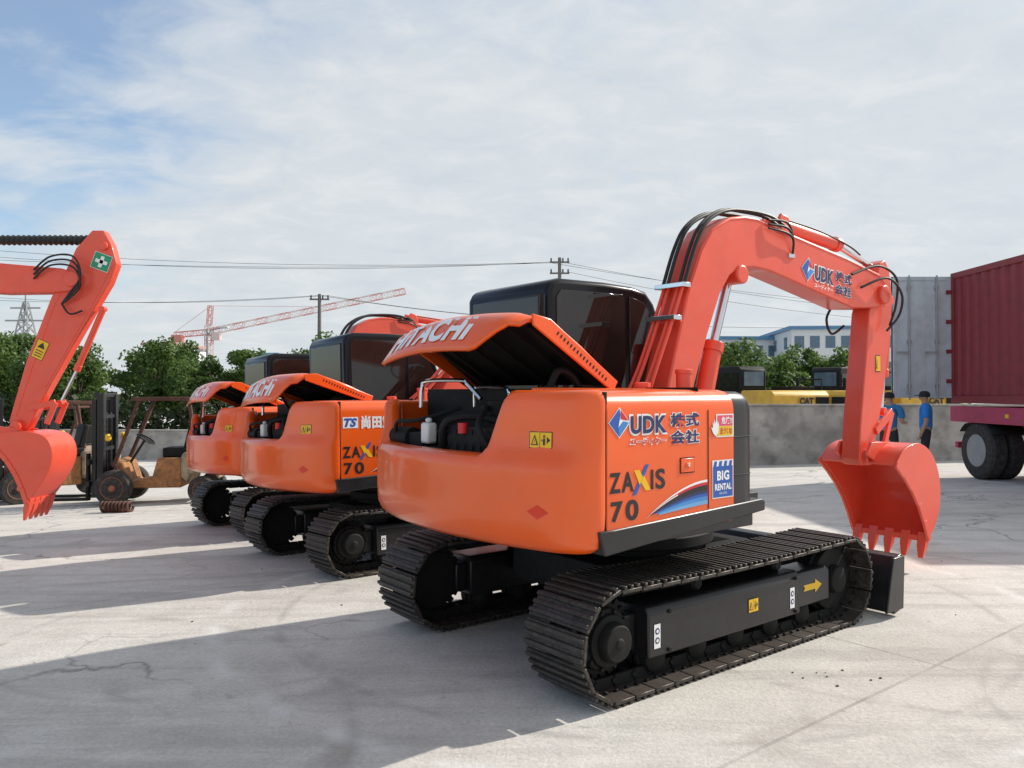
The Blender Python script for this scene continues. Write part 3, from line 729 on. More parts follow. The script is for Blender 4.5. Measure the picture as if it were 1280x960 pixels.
# ---------------- trees
def leafmat(name,a,b):
    m=bpy.data.materials.new(name);m.use_nodes=True;nt=m.node_tree;N=nt.nodes;L=nt.links;B=N['Principled BSDF']
    ge=N.new('ShaderNodeTexCoord');no=N.new('ShaderNodeTexNoise');no.inputs['Scale'].default_value=1.4;no.inputs['Detail'].default_value=5;L.new(ge.outputs['Object'],no.inputs['Vector'])
    r=N.new('ShaderNodeValToRGB');r.color_ramp.elements[0].position=.35;r.color_ramp.elements[1].position=.68;r.color_ramp.elements[0].color=a+(1,);r.color_ramp.elements[1].color=b+(1,)
    L.new(no.outputs['Fac'],r.inputs['Fac']);L.new(r.outputs['Color'],B.inputs['Base Color']);B.inputs['Roughness'].default_value=.6
    t=N.new('ShaderNodeBsdfTranslucent');L.new(r.outputs['Color'],t.inputs['Color']);ms=N.new('ShaderNodeMixShader');ms.inputs[0].default_value=.45
    L.new(B.outputs[0],ms.inputs[1]);L.new(t.outputs[0],ms.inputs[2]);L.new(ms.outputs[0],N['Material Output'].inputs['Surface'])
    return m
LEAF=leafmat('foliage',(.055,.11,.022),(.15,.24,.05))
BARK=mat('bark',(.08,.06,.045),.9,var=.3,bump=.5)
def tree_meshes(seed,H,R):
    rn=random.Random(seed)
    tk=MB();tk.tube([(0,0,-.3),(.03,.0,H*.2),(-.04,.05,H*.42),(.02,0,H*.7)],.1,8,rf=lambda j:[.15,.11,.08,.03][j])
    cl=[]
    for k in range(30):
        a=rn.uniform(0,6.28);rr=R*math.sqrt(rn.random())*.85;hh=rn.uniform(.26,.90)*H
        rr*=1.0-.5*max(0,(hh/H-.6)/.35)
        cl.append((Vector((rr*math.cos(a),rr*math.sin(a),hh)),rn.uniform(.34,.62)*R*.6))
        if k<7: tk.tube([(0,0,H*.35),(rr*.5*math.cos(a),rr*.5*math.sin(a),(H*.35+hh)/2),cl[-1][0]],.03,5,rf=lambda j:[.055,.04,.015][j])
    lf=MB()
    for c,r in cl:
        for _ in range(190):
            d=Vector((rn.gauss(0,1),rn.gauss(0,1),rn.gauss(0,1))).normalized()
            p=c+d*r*(rn.random()**.35)
            s=rn.uniform(.06,.13);u=Vector((rn.gauss(0,1),rn.gauss(0,1),rn.gauss(0,1))).normalized();w_=u.cross(d+Vector((.1,.2,.3)));w_.normalize()
            lf.add([p-u*s,p+w_*s*.7,p+u*s,p-w_*s*.7],[(0,1,2,3)])
    return tk,lf
TV=[]
for k in range(4):
    tk,lf=tree_meshes(k+3,5.2,1.9)
    t=top('tree','leafy green tree behind the yard','tree',group='row of green trees behind the yard')
    make(tk,'trunk',BARK,t);make(lf,'crown',LEAF,t,recalc=False,smooth=False)
    TV.append(t)
spots=[]
rn=random.Random(5)
x=-29.0
while x<-4:
    spots.append((x+rn.uniform(-.3,.3),38+rn.uniform(-2,3),rn.uniform(.78,1.06)));x+=1.8
x=-36
while x<-6:
    spots.append((x,46+rn.uniform(-2,3),rn.uniform(.9,1.18)));x+=2.8
x=10.5
while x<23:
    spots.append((x+rn.uniform(-.3,.3),42+rn.uniform(-3,3),rn.uniform(.80,.98)));x+=1.15
for i,(x,y,s) in enumerate(spots):
    if i<4: t=TV[i]
    else: t=copy_tree(TV[i%4],(0,0,0),(0,0,0))
    t.location=(x,y,gz(x,y));t.rotation_euler=(0,0,rn.uniform(0,6.28));t.scale=(s*rn.uniform(.95,1.15),s*rn.uniform(.95,1.15),s)
    if x>0: t['group']='green trees in front of the distant building';t['label']='leafy green tree in front of a white building'
m=MB()
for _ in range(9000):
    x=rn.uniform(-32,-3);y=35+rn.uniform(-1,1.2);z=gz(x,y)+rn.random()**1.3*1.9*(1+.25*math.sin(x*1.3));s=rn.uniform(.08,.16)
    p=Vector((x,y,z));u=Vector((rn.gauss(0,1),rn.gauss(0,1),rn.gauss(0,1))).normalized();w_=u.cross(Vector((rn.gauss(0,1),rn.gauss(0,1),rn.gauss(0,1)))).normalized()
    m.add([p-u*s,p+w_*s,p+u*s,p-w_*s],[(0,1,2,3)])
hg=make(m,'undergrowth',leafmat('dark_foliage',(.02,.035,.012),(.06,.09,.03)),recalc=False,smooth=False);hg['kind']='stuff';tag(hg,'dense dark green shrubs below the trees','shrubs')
# ---------------- buildings
BW=mat('white_render',(.66,.68,.69),.8,var=.06);BBL=mat('blue_cladding',(.10,.25,.42),.5,var=.1);BWIN=mat('window_blue_glass',(.10,.16,.22),.15,var=.2)
def building(name,label,x0,x1,y0,y1,z1,rows,cols,rot,trim):
    b=top(name,label,'building',loc=((x0+x1)/2,y0,-.7),rot=(0,0,rot))
    hw=(x1-x0)/2;D=y1-y0;H=z1+.7
    m=MB();m.bx(-hw,hw,0,D,0,H-.35);make(m,'wall',BW,b)
    m=MB();m.bx(-hw-.3,hw+.3,-.3,D+.3,H-.35,H);make(m,'roof',trim,b)
    wm=None
    for r in range(rows):
        for c_ in range(cols):
            cx=-hw+(c_+.5)*2*hw/cols;cz=H-1.6-r*2.6
            if wm is None:
                m=MB();m.bx(-hw/cols*.62,hw/cols*.62,-.04,.1,-.6,.6);o=make(m,'window',BWIN,b);wm=o
            else:
                o=wm.copy();COL.objects.link(o);o.parent=b
            o.location=(cx,0,cz)
    for r in range(rows):
        for c_ in range(3):
            o=wm.copy();COL.objects.link(o);o.parent=b;o.rotation_euler=(0,0,rad(90));o.location=(-hw,D*(c_+.5)/3,H-1.6-r*2.6)
    return b
building('office_building','white low building with blue roof trim and windows',28.0,38.5,78,92,8.2,2,7,rad(-6),BBL)
building('factory_building','pale building with blue trim behind trees',23.0,29.5,86,96,7.7,2,4,rad(4),BBL)
building('apartment_block','small pale building showing above trees',-44.5,-41.0,95,105,7.6,2,3,0,mat('pink_trim',(.45,.25,.22),.8))
building('apartment_block','pale block beside trees',-33,-30,100,108,6.6,2,3,0,BBL)
# ---------------- tower crane
CR=mat('crane_red',(.55,.20,.17),.6);CWH=mat('crane_white',(.6,.50,.48),.6)
cr=top('tower_crane','red and white lattice tower crane','crane',loc=(-58,150,-.7))
def lattice(m,p0,p1,w,seg,t,mats=2):
    p0=Vector(p0);p1=Vector(p1);d=(p1-p0);q=d.to_track_quat('Z','Y')
    cs=[q@Vector((a*w/2,b*w/2,0)) for a,b in((-1,-1),(1,-1),(1,1),(-1,1))]
    for k in range(seg):
        a=p0+d*k/seg;b=p0+d*(k+1)/seg;m.m=(k//2)%mats
        for i in range(4):
            m.beam(a+cs[i],b+cs[i],t);j=(i+1)%4
            m.beam(a+cs[i],b+cs[j],t*.6) if k%2 else m.beam(a+cs[j],b+cs[i],t*.6)
            m.beam(b+cs[i],b+cs[j],t*.6)
m=MB();lattice(m,(0,0,0),(0,0,15),1.2,16,.12);make(m,'mast',[CR,CWH],cr,smooth=False)
m=MB();lattice(m,(0,0,13.8),(37.5,0,21.6),1.1,34,.09);make(m,'jib',[CR,CWH],cr,smooth=False)
m=MB();lattice(m,(0,0,13.8),(-6.5,0,13.2),1.0,6,.10,1);m.bx(-7,-5,-.7,.7,11.8,13.2);make(m,'counter_jib',[CR],cr,smooth=False)
m=MB();lattice(m,(0,0,15),(.3,0,18.8),.8,4,.10,1);m.beam((.3,0,18.8),(22,0,18.6),.06);m.beam((.3,0,18.8),(-6.5,0,13.8),.06);make(m,'tower_head',[CR],cr,smooth=False)
m=MB();m.bx(.7,2.2,-.7,.7,12.2,13.7);make(m,'operator_cabin',CWH,cr,bevel=.1)
PY=mat('galvanised_steel',(.36,.37,.38),.6,metal=.3)
py=MB()
for k in range(10):
    w0=5.5-.5*k;w1=5.5-.5*(k+1);z0=k*1.65;z1=z0+1.65
    for a,b in((-1,-1),(1,-1),(1,1),(-1,1)):
        py.beam((a*w0/2,b*w0/2,z0),(a*w1/2,b*w1/2,z1),.2)
        py.beam((a*w0/2,b*w0/2,z0),(-a*w1/2,b*w1/2,z1),.11)
        py.beam((a*w0/2,b*w0/2,z0),(a*w1/2,-b*w1/2,z1),.11)
    py.beam((-w1/2,-w1/2,z1),(w1/2,-w1/2,z1),.12)
py.beam((-3.2,0,13.6),(3.2,0,13.6),.25);py.beam((-2.4,0,15.6),(2.4,0,15.6),.25);py.beam((0,0,16.4),(0,0,18.6),.2)
o=make(py,'pylon',PY,smooth=False);o.location=(-77,124,-.7);tag(o,'grey steel lattice power pylon','pylon')
POLE=mat('pole_concrete',(.16,.15,.14),.8)
def upole(x,y,ztop,arms):
    t=top('utility_pole','dark utility pole with crossarms and insulators','utility pole',loc=(x,y,-.7))
    m=MB();m.cyl((0,0,0),(0,0,ztop+.7),.19,.13,12);make(m,'post',POLE,t)
    for z in arms:
        m=MB();m.bx(-.75,.75,-.06,.06,ztop+.7-z-.06,ztop+.7-z+.06);make(m,'crossarm',POLE,t)
        for xx in(-.65,0.25,.65):
            m=MB();m.cyl((xx,0,ztop+.7-z+.06),(xx,0,ztop+.7-z+.32),.06,.05,8);make(m,'insulator',BLKM,t)
upole(3.65,60,11.9,(.35,1.2));upole(-14.75,60,9.1,(.4,))
def wire(pts,sag,label='thin dark overhead power line'):
    m=MB();out=[]
    for i in range(len(pts)-1):
        a=Vector(pts[i]);b=Vector(pts[i+1])
        for k in range(14):
            t=k/14;p=a.lerp(b,t);p.z-=sag*4*t*(1-t);out.append(p)
    out.append(Vector(pts[-1]))
    m.tube(out,.014,4);o=make(m,'power_line',HOSE);tag(o,label,'power line',group='overhead power lines')
wire([(-45,60,12.4),(3.65,60,11.6)],.9);wire([(-45,60,12.0),(3.0,60,11.5)],.55);wire([(-45,60,12.9),(4.3,60,11.6)],.8)
wire([(3.65,60,11.6),(45,66,7.5)],.8);wire([(4.3,60,10.8),(45,66,7.0)],1.0);wire([(3.0,60,11.5),(45,66,8.0)],.7)
wire([(-45,60,8.9),(-14.75,60,9.0),(12,62,6.9),(45,64,7.7)],.5);wire([(-45,60,9.3),(-14.2,60,9.0),(12,62,7.4)],.7)
sl=top('street_lamp','tall thin grey street lamp','street lamp',loc=(-17.5,45,-.7))
m=MB();m.cyl((0,0,0),(0,0,5.9),.09,.05,10);m.tube([(0,0,5.5),(.2,0,5.85),(.9,0,6.0)],.035,6);m.tube([(0,0,4.6),(-.35,0,4.7)],.03,6);make(m,'post',PY,sl)
for a in((.7,1.2,5.95,6.05),(-.55,-.2,4.62,4.74)):
    m=MB();m.bx(a[0],a[1],-.1,.1,a[2],a[3]);make(m,'lamp_head',WHITE,sl,bevel=.02)
# ---------------- yellow machines beyond the wall
YM=mat('yellow_paint',(.70,.40,.04),.5,var=.15,dust=.3,dcol=(.30,.22,.12))
ym=top('yellow_excavator','yellow excavator with black cab parked beyond the wall','excavator',group='yellow machines beyond the wall')
m=MB();m.prism([(-1.55,1.0),(-1.7,1.25),(-1.65,1.95),(-1.5,2.1),(-.12,2.1),(-.12,1.0)],-1.1,1.1);hb=make(m,'body',YM,ym,bevel=.06,seg=3)
m=MB();m.bx(-1.2,-.3,-.9,.0,2.1,2.22);m.cyl((-.9,-.5,2.2),(-.9,-.5,2.5),.05);m.bx(-1.72,-1.69,-1.0,-.5,1.35,1.9);m.bx(-1.1,-.3,-1.115,-1.09,1.25,1.5)
make(m,'engine_cover',BLKM,hb,bevel=.01)
m=MB();m.prism([(-.1,.95),(-.1,2.75),(.05,2.88),(1.0,2.88),(1.2,2.75),(1.45,1.8),(1.45,.95)],.05,1.08);cb=make(m,'cab',BLKM,ym,bevel=.05)
m=MB();m.prism([(-.1,.95),(-.1,1.75),(.9,1.75),(1.3,1.4),(1.3,.95)],-1.08,-.35);make(m,'tool_box',YM,ym,bevel=.04)
SW=[(.0,1.75),(.0,2.66),(.95,2.66),(1.12,2.52),(1.33,1.75)]
for y in(.035,1.065):
    m=MB();m.prism(SW,y,y+.03);make(m,'window',GLASS,cb)
m=MB();m.bx(-.125,-.09,.18,.95,2.25,2.70);make(m,'window',BWIN,cb)
m=MB();m.tube([(-1.4,-1.0,2.1),(-1.4,-1.0,2.45),(-.3,-1.0,2.45),(-.3,-1.0,2.1)],.025,6);make(m,'hand_rail',BLKM,ym)
for y in(-1.25,.75):
    m=MB();m.prism([(-1.5,.1),(-1.8,.45),(-1.5,.85),(1.5,.85),(1.8,.45),(1.5,.1)],y,y+.5);make(m,'track',BLKM,ym,bevel=.05)
m=MB();m.bx(-1,1,-.8,.8,.5,1.0);make(m,'undercarriage_frame',BLKM,ym)
m=MB();m.prism([(.2,1.3),(1.3,2.35),(2.4,2.2),(3.6,1.3),(3.5,1.15),(2.3,1.9),(1.5,1.95),(.5,1.1)],-.3,-.05);make(m,'boom',YM,ym,bevel=.03)
m=MB();m.prism([(3.4,1.5),(3.7,1.4),(3.3,.5),(3.1,.6)],-.25,-.08);make(m,'arm',YM,ym,bevel=.02)
m=MB();m.prism([(3.3,.65),(2.7,.7),(2.5,.35),(2.7,.05),(3.2,.1)],-.45,.15);make(m,'bucket',BLKM,ym,bevel=.02)
lettering([('CAT',(-.15,.40,1.66,1.88),INK,.06,0,1)],'lettering',hb,lambda x,y,l:(-1.715,-x,y))
lettering([('CAT',(-1.3,-.75,1.64,1.86),INK,.06,0,1)],'lettering',hb,lambda x,y,l:(x,-1.12,y))
ym.location=(8.25,25.5,-.45);ym.rotation_euler=(0,0,rad(112))
copy_tree(ym,(10.9,25.8,-.45),(0,0,rad(40)))
copy_tree(ym,(13.3,27.0,-.45),(0,0,rad(100)))
# ---------------- container & trailer
CT=mat('container_red',(.25,.026,.034),.55,var=.15,dust=.25,dcol=(.16,.06,.055))
DG=mat('weathered_grey_door',(.52,.58,.62),.6,var=.12,scale=2,dust=.45,dcol=(.36,.36,.35))
ct=top('shipping_container','dark red corrugated shipping container with its doors open','shipping container',loc=(8.9,15.9,1.38))
LN=6.06;H=2.62;W=2.44
def corr(xo,sgn):
    pts=[];y=-.12
    while y>-LN+.2:
        pts+=[(xo,y),(xo,y-.10),(xo+sgn*.04,y-.15),(xo+sgn*.04,y-.25)];y-=.30
    return pts
for xo,sg in((.02,1),(W-.02,-1)):
    m=MB();pts=corr(xo,sg);m.grid([[(x,y,.15) for x,y in pts],[(x,y,H-.12) for x,y in pts]]);make(m,'side_panel',CT,ct,smooth=False)
m=MB();m.bx(0.02,W-.02,-LN,-.1,H-.05,H-.02);make(m,'roof_panel',CT,ct)
m=MB();m.bx(0.02,W-.02,-LN,-.05,.1,.14);make(m,'floor',CT,ct)
m=MB()
m.bx(.1,W-.1,-LN,-LN+.05,.1,H-.1)
for x in(0,W-.1):
    m.bx(x,x+.1,-.1,0,0,H);m.bx(x,x+.1,-LN,-LN+.1,0,H);m.bx(x,x+.1,-LN+.1,-.1,H-.12,H);m.bx(x,x+.1,-LN+.1,-.1,0,.15)
m.bx(.1,W-.1,-.1,0,H-.12,H);m.bx(.1,W-.1,-.1,0,0,.12)
make(m,'frame',CT,ct,bevel=.008)
def door(sx,x):
    m=MB()
    def b2(a,b_,y0,y1,z0,z1): m.bx(min(sx*a,sx*b_),max(sx*a,sx*b_),y0,y1,z0,z1)
    b2(-.02,1.18,-.03,.03,.10,H-.06)
    for a_,b_ in((-.02,.06),(1.12,1.18)):b2(a_,b_,-.045,.045,.10,H-.06)
    b2(0,1.18,-.043,.043,.10,.18);b2(0,1.18,-.043,.043,H-.14,H-.06)
    for k in range(3): b2(.22+.30*k,.34+.30*k,-.036,-.03,.2,H-.2)
    o=make(m,'door',DG,ct,bevel=.006);o.location=(x,0.02,0)
    for q in(.30,.86):
        m=MB();m.cyl((sx*q,-.07,.06),(sx*q,-.07,H-.04),.018,n=8)
        for z in(.3,1.2,2.3): m.bx(sx*q-.04,sx*q+.04,-.075,-.04,z,z+.07)
        m.bx(min(sx*q,sx*q+sx*.25),max(sx*q,sx*q+sx*.25),-.09,-.075,1.0,1.04)
        make(m,'lock_rod',PY,o)
    for z in(.4,1.0,1.6,2.2):
        m=MB();m.bx(min(-sx*.06,sx*.10),max(-sx*.06,sx*.10),-.07,.06,z,z+.08);make(m,'hinge',CT,o)
door(-1,0);door(1,W)
TR=mat('trailer_maroon',(.48,.045,.11),.5,var=.12,dust=.3,dcol=(.22,.10,.11))
tr=top('truck_trailer','dark red flatbed truck trailer carrying a container','trailer',loc=(8.9,15.9,gz(9,15)))
TL=LN+.5
m=MB()
m.bx(-.03,.12,-TL,-.02,1.08,1.39);m.bx(W-.12,W+.03,-TL,-.02,1.08,1.39);m.bx(.7,.85,-TL,-.02,.85,1.37);m.bx(W-.85,W-.7,-TL,-.02,.85,1.37)
for k in range(6):m.bx(.12,W-.12,-.5-k*1.05,-.38-k*1.05,1.18,1.38)
m.bx(.12,W-.12,-.28,-.03,1.10,1.38);m.bx(.05,W-.05,-.15,-.05,.55,.68);m.bx(.3,.4,-.15,-.05,.6,1.11);m.bx(W-.4,W-.3,-.15,-.05,.6,1.11)
make(m,'chassis',TR,tr,bevel=.01)
for yy in(-.86,-2.9,-4.2):
    m=MB();m.cyl((.2,yy,.55),(W-.2,yy,.55),.07);make(m,'axle',BLKM,tr)
    for xx in(.0,W-.62):
        wl=MB();wl.lathe((xx,yy,.55),(1,0,0),[(0,.31),(.0,.50),(.04,.55),(.25,.55),(.29,.50),(.31,.31),(.33,.50),(.37,.55),(.58,.55),(.62,.50),(.62,.31)],n=32)
        wo=make(wl,'wheel',TYRE,tr)
        rm_=MB();rm_.lathe((xx+.06,yy,.55),(1,0,0),[(-.065,.31),(-.05,.29),(.03,.26),(.06,.15),(-.02,.13),(-.06,.10),(-.07,.01)],n=24)
        for q in range(8):
            a_=q*math.pi/4;rm_.cyl((xx+.02,yy+.19*math.cos(a_),.55+.19*math.sin(a_)),(xx+.14,yy+.19*math.cos(a_),.55+.19*math.sin(a_)),.018,n=6)
        make(rm_,'rim',PY,wo)
    for xx in(-.01,W-.61):
        m=MB();pts=[(yy+.66*math.cos(t),.55+.60*math.sin(t)) for t in [rad(35+11*i) for i in range(11)]]
        m.grid([[(xx,y,min(z,1.07)),(xx+.62,y,min(z,1.07))] for y,z in pts]);make(m,'mudguard',BLKM,tr,solid=.01)
m=MB();m.bx(.02,.1,-.02,.0,1.15,1.28);make(m,'tail_lamp',REDV,tr)
m=MB();m.bx(-.04,-.03,-1.9,-1.8,1.2,1.27);make(m,'side_marker',YEL,tr)
# ---------------- people
SKIN=mat('skin',(.42,.24,.16),.6,var=.05);SHIRT=mat('blue_cloth',(.02,.20,.60),.85,var=.15,scale=20);SHIRT2=mat('teal_blue_cloth',(.03,.18,.38),.85,var=.15,scale=20)
PANT=mat('dark_trousers',(.025,.027,.035),.9,var=.2);HAIR=mat('dark_cap',(.015,.015,.02),.9)
def skin(name,verts,edges,rads,mats,parent,sub=2,root_i=0):
    me=bpy.data.meshes.new(name);me.from_pydata(verts,edges,[]);o=bpy.data.objects.new(name,me);COL.objects.link(o)
    md=o.modifiers.new('s','SKIN');md.use_smooth_shade=True
    for i,r in enumerate(rads):
        sv=me.skin_vertices[0].data[i];sv.radius=(r,r) if not isinstance(r,tuple) else r;sv.use_root=(i==root_i)
    s=o.modifiers.new('ss','SUBSURF');s.levels=sub;s.render_levels=sub
    bpy.context.view_layer.update()
    me2=bpy.data.meshes.new_from_object(o.evaluated_get(bpy.context.evaluated_depsgraph_get()))
    bpy.data.objects.remove(o);bpy.data.meshes.remove(me)
    for m_ in mats: me2.materials.append(m_)
    o=bpy.data.objects.new(name,me2);COL.objects.link(o);o.parent=parent;return o
def person(x,y,rot,label,shirt,armf):
    p=top('person',label,'person',loc=(x,y,gz(x,y)),rot=(0,0,rot),group=None)
    V=[(0,0,.93),(0,0,1.10),(0,.0,1.30),(0,0,1.42),(0,.01,1.50),(0,.02,1.58),(0,.02,1.67)]
    R=[(.15,.11),(.13,.10),(.16,.11),(.10,.08),(.055,.055),(.075,.09),(.06,.075)]
    E=[(i,i+1) for i in range(6)]
    for s in(-1,1):
        b=len(V);V+=[(s*.10,0,.86),(s*.11,.02,.48),(s*.12,-.01,.10),(s*.13,.0,.05),(s*.14,.16,.035)];R+=[.095,.06,.045,.045,.035];E+=[(0,b),(b,b+1),(b+1,b+2),(b+2,b+3),(b+3,b+4)]
        b=len(V)
        V+=[(s*.19,0,1.40),(s*.25,-.02,1.13),(s*(.24),armf,.95 if armf<.1 else 1.10),(s*.23,armf+.03,.87 if armf<.1 else 1.12)];R+=[.06,.045,.033,.036];E+=[(3,b),(b,b+1),(b+1,b+2),(b+2,b+3)]
        for k in range(4):
            q=len(V);hx=s*.23+(k-1.5)*.019;V+=[(hx,armf+.05,.83 if armf<.1 else 1.13),(hx,armf+.055+.01*k%2,.78 if armf<.1 else 1.11)];R+=[.010,.008];E+=[(b+3,q),(q,q+1)]
        q=len(V);V+=[(s*.23-s*.05,armf+.05,.86 if armf<.1 else 1.12)];R+=[.010];E+=[(b+3,q)]
    V+=[(0,.125,1.575)];R+=[.018];E+=[(5,len(V)-1)]
    body=skin('body',V,E,R,[SKIN,PANT,TYRE],p)
    for pl in body.data.polygons:
        z=pl.center.z;pl.material_index=2 if z<.09 else (1 if z<.98 and abs(pl.center.x)<.20 else 0)
    Vs=[(0,0,.90),(0,0,1.10),(0,0,1.30),(0,0,1.42)];Rs=[(.175,.135),(.155,.125),(.185,.13),(.11,.09)];Es=[(0,1),(1,2),(2,3)]
    for s in(-1,1):
        b=len(Vs);Vs+=[(s*.20,0,1.40),(s*.25,-.015,1.18)];Rs+=[.078,.066];Es+=[(3,b),(b,b+1)]
    skin('shirt',Vs,Es,Rs,[shirt],p)
    m=MB();m.lathe((0,.02,1.60),(0,0,1),[(0,.098),(.05,.10),(.09,.085),(.115,.05),(.12,.01)],n=16);m.prismz([(-.07,.08),(.07,.08),(.06,.19),(0,.21),(-.06,.19)],1.625,1.64);make(m,'cap',HAIR,p,bevel=.004)
    for s in(-1,1):
        m=MB();m.lathe((s*.032,.105,1.60),(0,1,0),[(0,.010),(.008,.006)],n=8);make(m,'eye',HAIR,p)
        m=MB();m.lathe((s*.083,.02,1.585),(s,0,0),[(0,.024),(.012,.018)],n=8);make(m,'ear',SKIN,p)
person(8.02,15.2,rad(60),'person in blue shirt, dark cap and dark trousers standing',SHIRT,.05)
person(7.45,15.5,rad(-40),'person in teal blue shirt and dark cap with bent arms',SHIRT2,.25)
# ---------------- forklifts
FB=mat('worn_beige_paint',(.36,.28,.19),.7,var=.3,scale=4,dust=.8,dcol=(.12,.07,.045));FR=mat('rusty_frame',(.10,.045,.03),.8,var=.4);RIM=mat('rust_rim',(.30,.11,.06),.7,var=.3)
FBO=mat('dirty_orange_paint',(.38,.17,.06),.7,var=.3,scale=4,dust=.8,dcol=(.10,.06,.04))
def forklift(label,loc,rot):
    f=top('forklift',label,'forklift',loc=loc,rot=(0,0,rot),group='old forklifts parked by the trees')
    m=MB();m.prism([(-1.15,.45),(-1.2,.70),(-1.12,.90),(-.9,.97),(-.50,.97),(-.45,.90),(-.45,.50),(-.58,.38),(-.62,.55),(-.85,.62),(-1.08,.55)],-.48,.48);cwt=make(m,'counterweight',FB,f,bevel=.05,seg=3)
    m=MB();m.prism([(-.45,.30),(-.45,.86),(.0,.86),(.1,.50),(.50,.42),(.62,.78),(.80,.85),(.80,.40),(.6,.30)],-.40,.40);make(m,'body',FBO,f,bevel=.03)
    def fp(x,y,l):return (-x,.482+.002*l,y)
    lettering([('30',(.60,.76,.76,.86),INK,.03)],'lettering',cwt,fp)
    m=MB()
    for y in(-.48,.48):
        m.tube([(-.75,y*.95,.95),(-.60,y,1.95)],.04,8);m.tube([(.80,y*.8,.70),(.30,y,1.98)],.04,8);m.tube([(.55,y*.9,.35),(.8,y*.8,.8)],.04,8)
    m.bx(-.68,.45,-.53,-.46,1.93,2.0);m.bx(-.68,.45,.46,.53,1.93,2.0)
    for k in range(9):m.bx(-.66+k*.13,-.62+k*.13,-.47,.47,1.95,1.985)
    make(m,'overhead_guard',FR,f,bevel=.008)
    m=MB()
    for y in(-.33,.33):
        m.bx(.98,1.10,y-.07,y+.07,.12,2.05);m.bx(1.12,1.20,y-.06,y+.06,.15,1.95)
    for z in(.3,1.0,1.6,2.0):m.bx(1.0,1.18,-.3,.3,z,z+.07)
    m.cyl((1.05,.12,.3),(1.05,.12,1.7),.05);m.cyl((1.05,-.12,.3),(1.05,-.12,1.7),.05)
    for z in(.35,.75):m.bx(1.2,1.26,-.5,.5,z,z+.1)
    make(m,'mast',BLK,f,bevel=.006)
    for y in(-.3,.3):
        m=MB();m.bx(1.26,1.31,y-.06,y+.06,.10,.95);m.bx(1.26,2.2,y-.06,y+.06,.08,.12);make(m,'fork',BLKM,f,bevel=.006)
    m=MB();m.bx(-.55,-.05,-.26,.26,.86,1.04);m.prism([(-.55,1.02),(-.65,1.5),(-.55,1.52),(-.43,1.04)],-.24,.24);make(m,'seat',BLKM,f,bevel=.03)
    m=MB();m.tube([(.62,.0,.75),(.35,.0,1.18)],.025,8)
    c=Vector((.33,0,1.20));ax=Vector((-.5,0,.8)).normalized();u=Vector((0,1,0));v=ax.cross(u)
    m.tube([c+(u*math.cos(t)+v*math.sin(t))*.18 for t in [i*math.pi/10 for i in range(21)]],.016,6);m.beam(c-u*.16,c+u*.16,.02);m.beam(c-v*.16,c+v*.16,.02);make(m,'steering_wheel',HOSE,f)
    for x,y,r in((.75,-.52,.33),(.75,.52,.33),(-.85,-.46,.26),(-.85,.46,.26)):
        s=-1 if y<0 else 1
        m=MB();m.lathe((x,y-s*.1,r),(0,s,0),[(0,r*.55),(0,r*.9),(.04,r),(.17,r),(.21,r*.9),(.21,r*.62)],n=26);w_=make(m,'wheel',TYRE,f)
        m=MB();m.lathe((x,y-s*.1+s*.12,r),(0,s,0),[(0,r*.63),(.095,r*.63),(.06,r*.42),(.08,r*.2),(.12,r*.15),(.12,.01)],n=18);make(m,'rim',RIM,w_)
    for y in(-.42,.42):
        m=MB();m.lathe((.84,y,1.25),(1,0,0),[(0,.04),(.03,.07),(.08,.07),(.085,.05)],n=14);make(m,'headlight',YEL,f)
    return f
f1=forklift('worn beige forklift with rusty overhead guard and black mast',(-6.35,14.3,gz(-6.35,14.3)),rad(188));f1.scale=(.92,.92,.95)
f2=copy_tree(f1,(-8.9,15.2,gz(-8.9,15.2)),(0,0,rad(225)));f2['label']='old beige forklift standing behind an excavator bucket'
f3=copy_tree(f1,(-10.9,19.5,gz(-10.9,19.5)),(0,0,rad(160)));f3['label']='old forklift under the trees with raised mast'
m=MB()
SPX,SPY=-6.4,12.7;gzz=gz(SPX,SPY)
m.tube([(SPX-.24+.48*t,SPY+.075*math.cos(t*2*math.pi*8),gzz+.09+.075*math.sin(t*2*math.pi*8)) for t in [i/128 for i in range(129)]],.024,6)
o=make(m,'coil_spring',FR);tag(o,'rusty steel recoil spring lying on the concrete','spring')
ST=mat('stone',(.14,.13,.12),.9,var=.3)
rn=random.Random(11)
bm=bmesh.new();bmesh.ops.create_icosphere(bm,subdivisions=1,radius=1)
for v in bm.verts:v.co*=rn.uniform(.7,1.2)
sm=bpy.data.meshes.new('stone');bm.to_mesh(sm);bm.free();sm.materials.append(ST)
for k in range(28):
    if k<9:x,y=1.76+rn.gauss(0,.09),4.40+rn.gauss(0,.12)
    else:x,y=rn.uniform(-3,5),rn.uniform(3.5,10)
    s=rn.uniform(.004,.010);o=bpy.data.objects.new('stone',sm);COL.objects.link(o);o.location=(x,y,gz(x,y)+s*.4);o.scale=(s*1.3,s,s*.7);o.rotation_euler=(0,0,rn.uniform(0,6))
    tag(o,'small dark stone chip on concrete','stone','small stones scattered on the concrete')
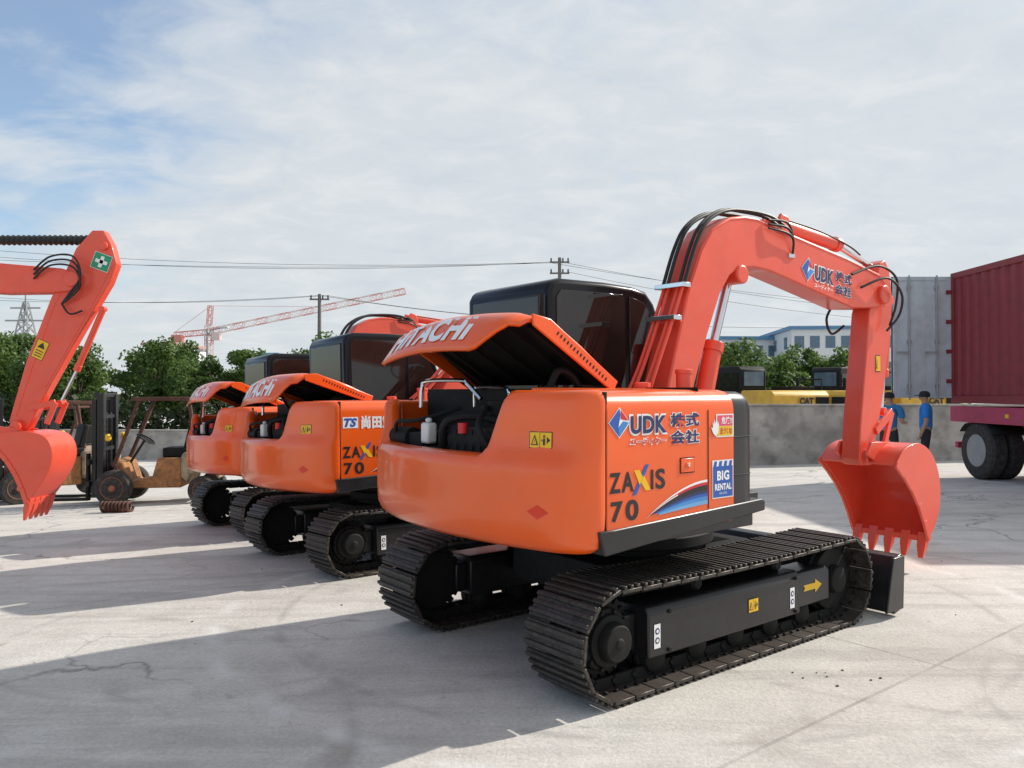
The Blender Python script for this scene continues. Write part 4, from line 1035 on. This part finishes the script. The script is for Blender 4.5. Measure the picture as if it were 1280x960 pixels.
# ---------------- light
EL=rad(35);AZ=rad(27)
S=Vector((math.cos(EL)*math.cos(AZ),math.cos(EL)*math.sin(AZ),math.sin(EL)))
sd=bpy.data.lights.new('sun','SUN');sd.energy=4.7;sd.angle=rad(.9);sd.color=(1,.94,.85)
so=bpy.data.objects.new('sun',sd);COL.objects.link(so);so.rotation_euler=S.to_track_quat('Z','Y').to_euler();so.location=(20,20,30)
W_=bpy.data.worlds.new('World');scene.world=W_;W_.use_nodes=True;nt=W_.node_tree;N=nt.nodes;L=nt.links
bg=N['Background'];bg.inputs['Strength'].default_value=.14
sky=N.new('ShaderNodeTexSky');sky.sky_type='NISHITA';sky.sun_disc=False;sky.sun_elevation=EL;sky.sun_rotation=math.pi/2-AZ;sky.air_density=1.0;sky.dust_density=1.0
tc=N.new('ShaderNodeTexCoord');sp=N.new('ShaderNodeSeparateXYZ');L.new(tc.outputs['Generated'],sp.inputs[0])
zz=mth('ADD',mth('MAXIMUM',sp.outputs[2],0.0),.22)
cb=N.new('ShaderNodeCombineXYZ');L.new(mth('DIVIDE',sp.outputs[0],zz),cb.inputs[0]);L.new(mth('DIVIDE',sp.outputs[1],zz),cb.inputs[1])
mp=N.new('ShaderNodeMapping');mp.inputs['Rotation'].default_value=(0,0,rad(-30));mp.inputs['Scale'].default_value=(.9,1.2,1);mp.inputs['Location'].default_value=(.4,.2,0);L.new(cb.outputs[0],mp.inputs['Vector'])
f1_=noise(1.1,10,.3,.55,mp.outputs['Vector']);f2_=noise(5.0,10,.4,.62,mp.outputs['Vector'])
f=mth('ADD',mth('MULTIPLY',f1_,.72),mth('MULTIPLY',f2_,.28))
bias=mth('MULTIPLY',mth('ADD',sp.outputs[0],.31),.55)
bias=mth('MINIMUM',bias,.12)
hz=mth('MULTIPLY',mth('MAXIMUM',mth('SUBTRACT',.40,sp.outputs[2]),0.0),.60)
f=mth('ADD',mth('ADD',f,bias),hz)
cm=ramp(f,[(.40,0.15),(.51,.72),(.64,.97)])
c1=ramp(f2_,[(.30,(.74,.80,.86)),(.5,(.80,.85,.89)),(.72,(.90,.93,.95))])
ccol=mix(1.0,c1,(6.2,6.2,6.2),'MULTIPLY')
skyc=mix(1.0,sky.outputs[0],(1.1,1.2,1.25),'MULTIPLY')
res=mix(cm,skyc,ccol)
L.new(res,bg.inputs['Color'])
# ---------------- camera
cd=bpy.data.cameras.new('camera');cd.lens=980/1280*36;cd.sensor_width=36;cd.clip_end=6000;cd.clip_start=.05
co=bpy.data.objects.new('camera',cd);COL.objects.link(co);co.location=(0,0,1.6);co.rotation_euler=(rad(90+.585),0,0);scene.camera=co
scene.view_settings.view_transform='Standard';scene.view_settings.look='None';scene.view_settings.exposure=0
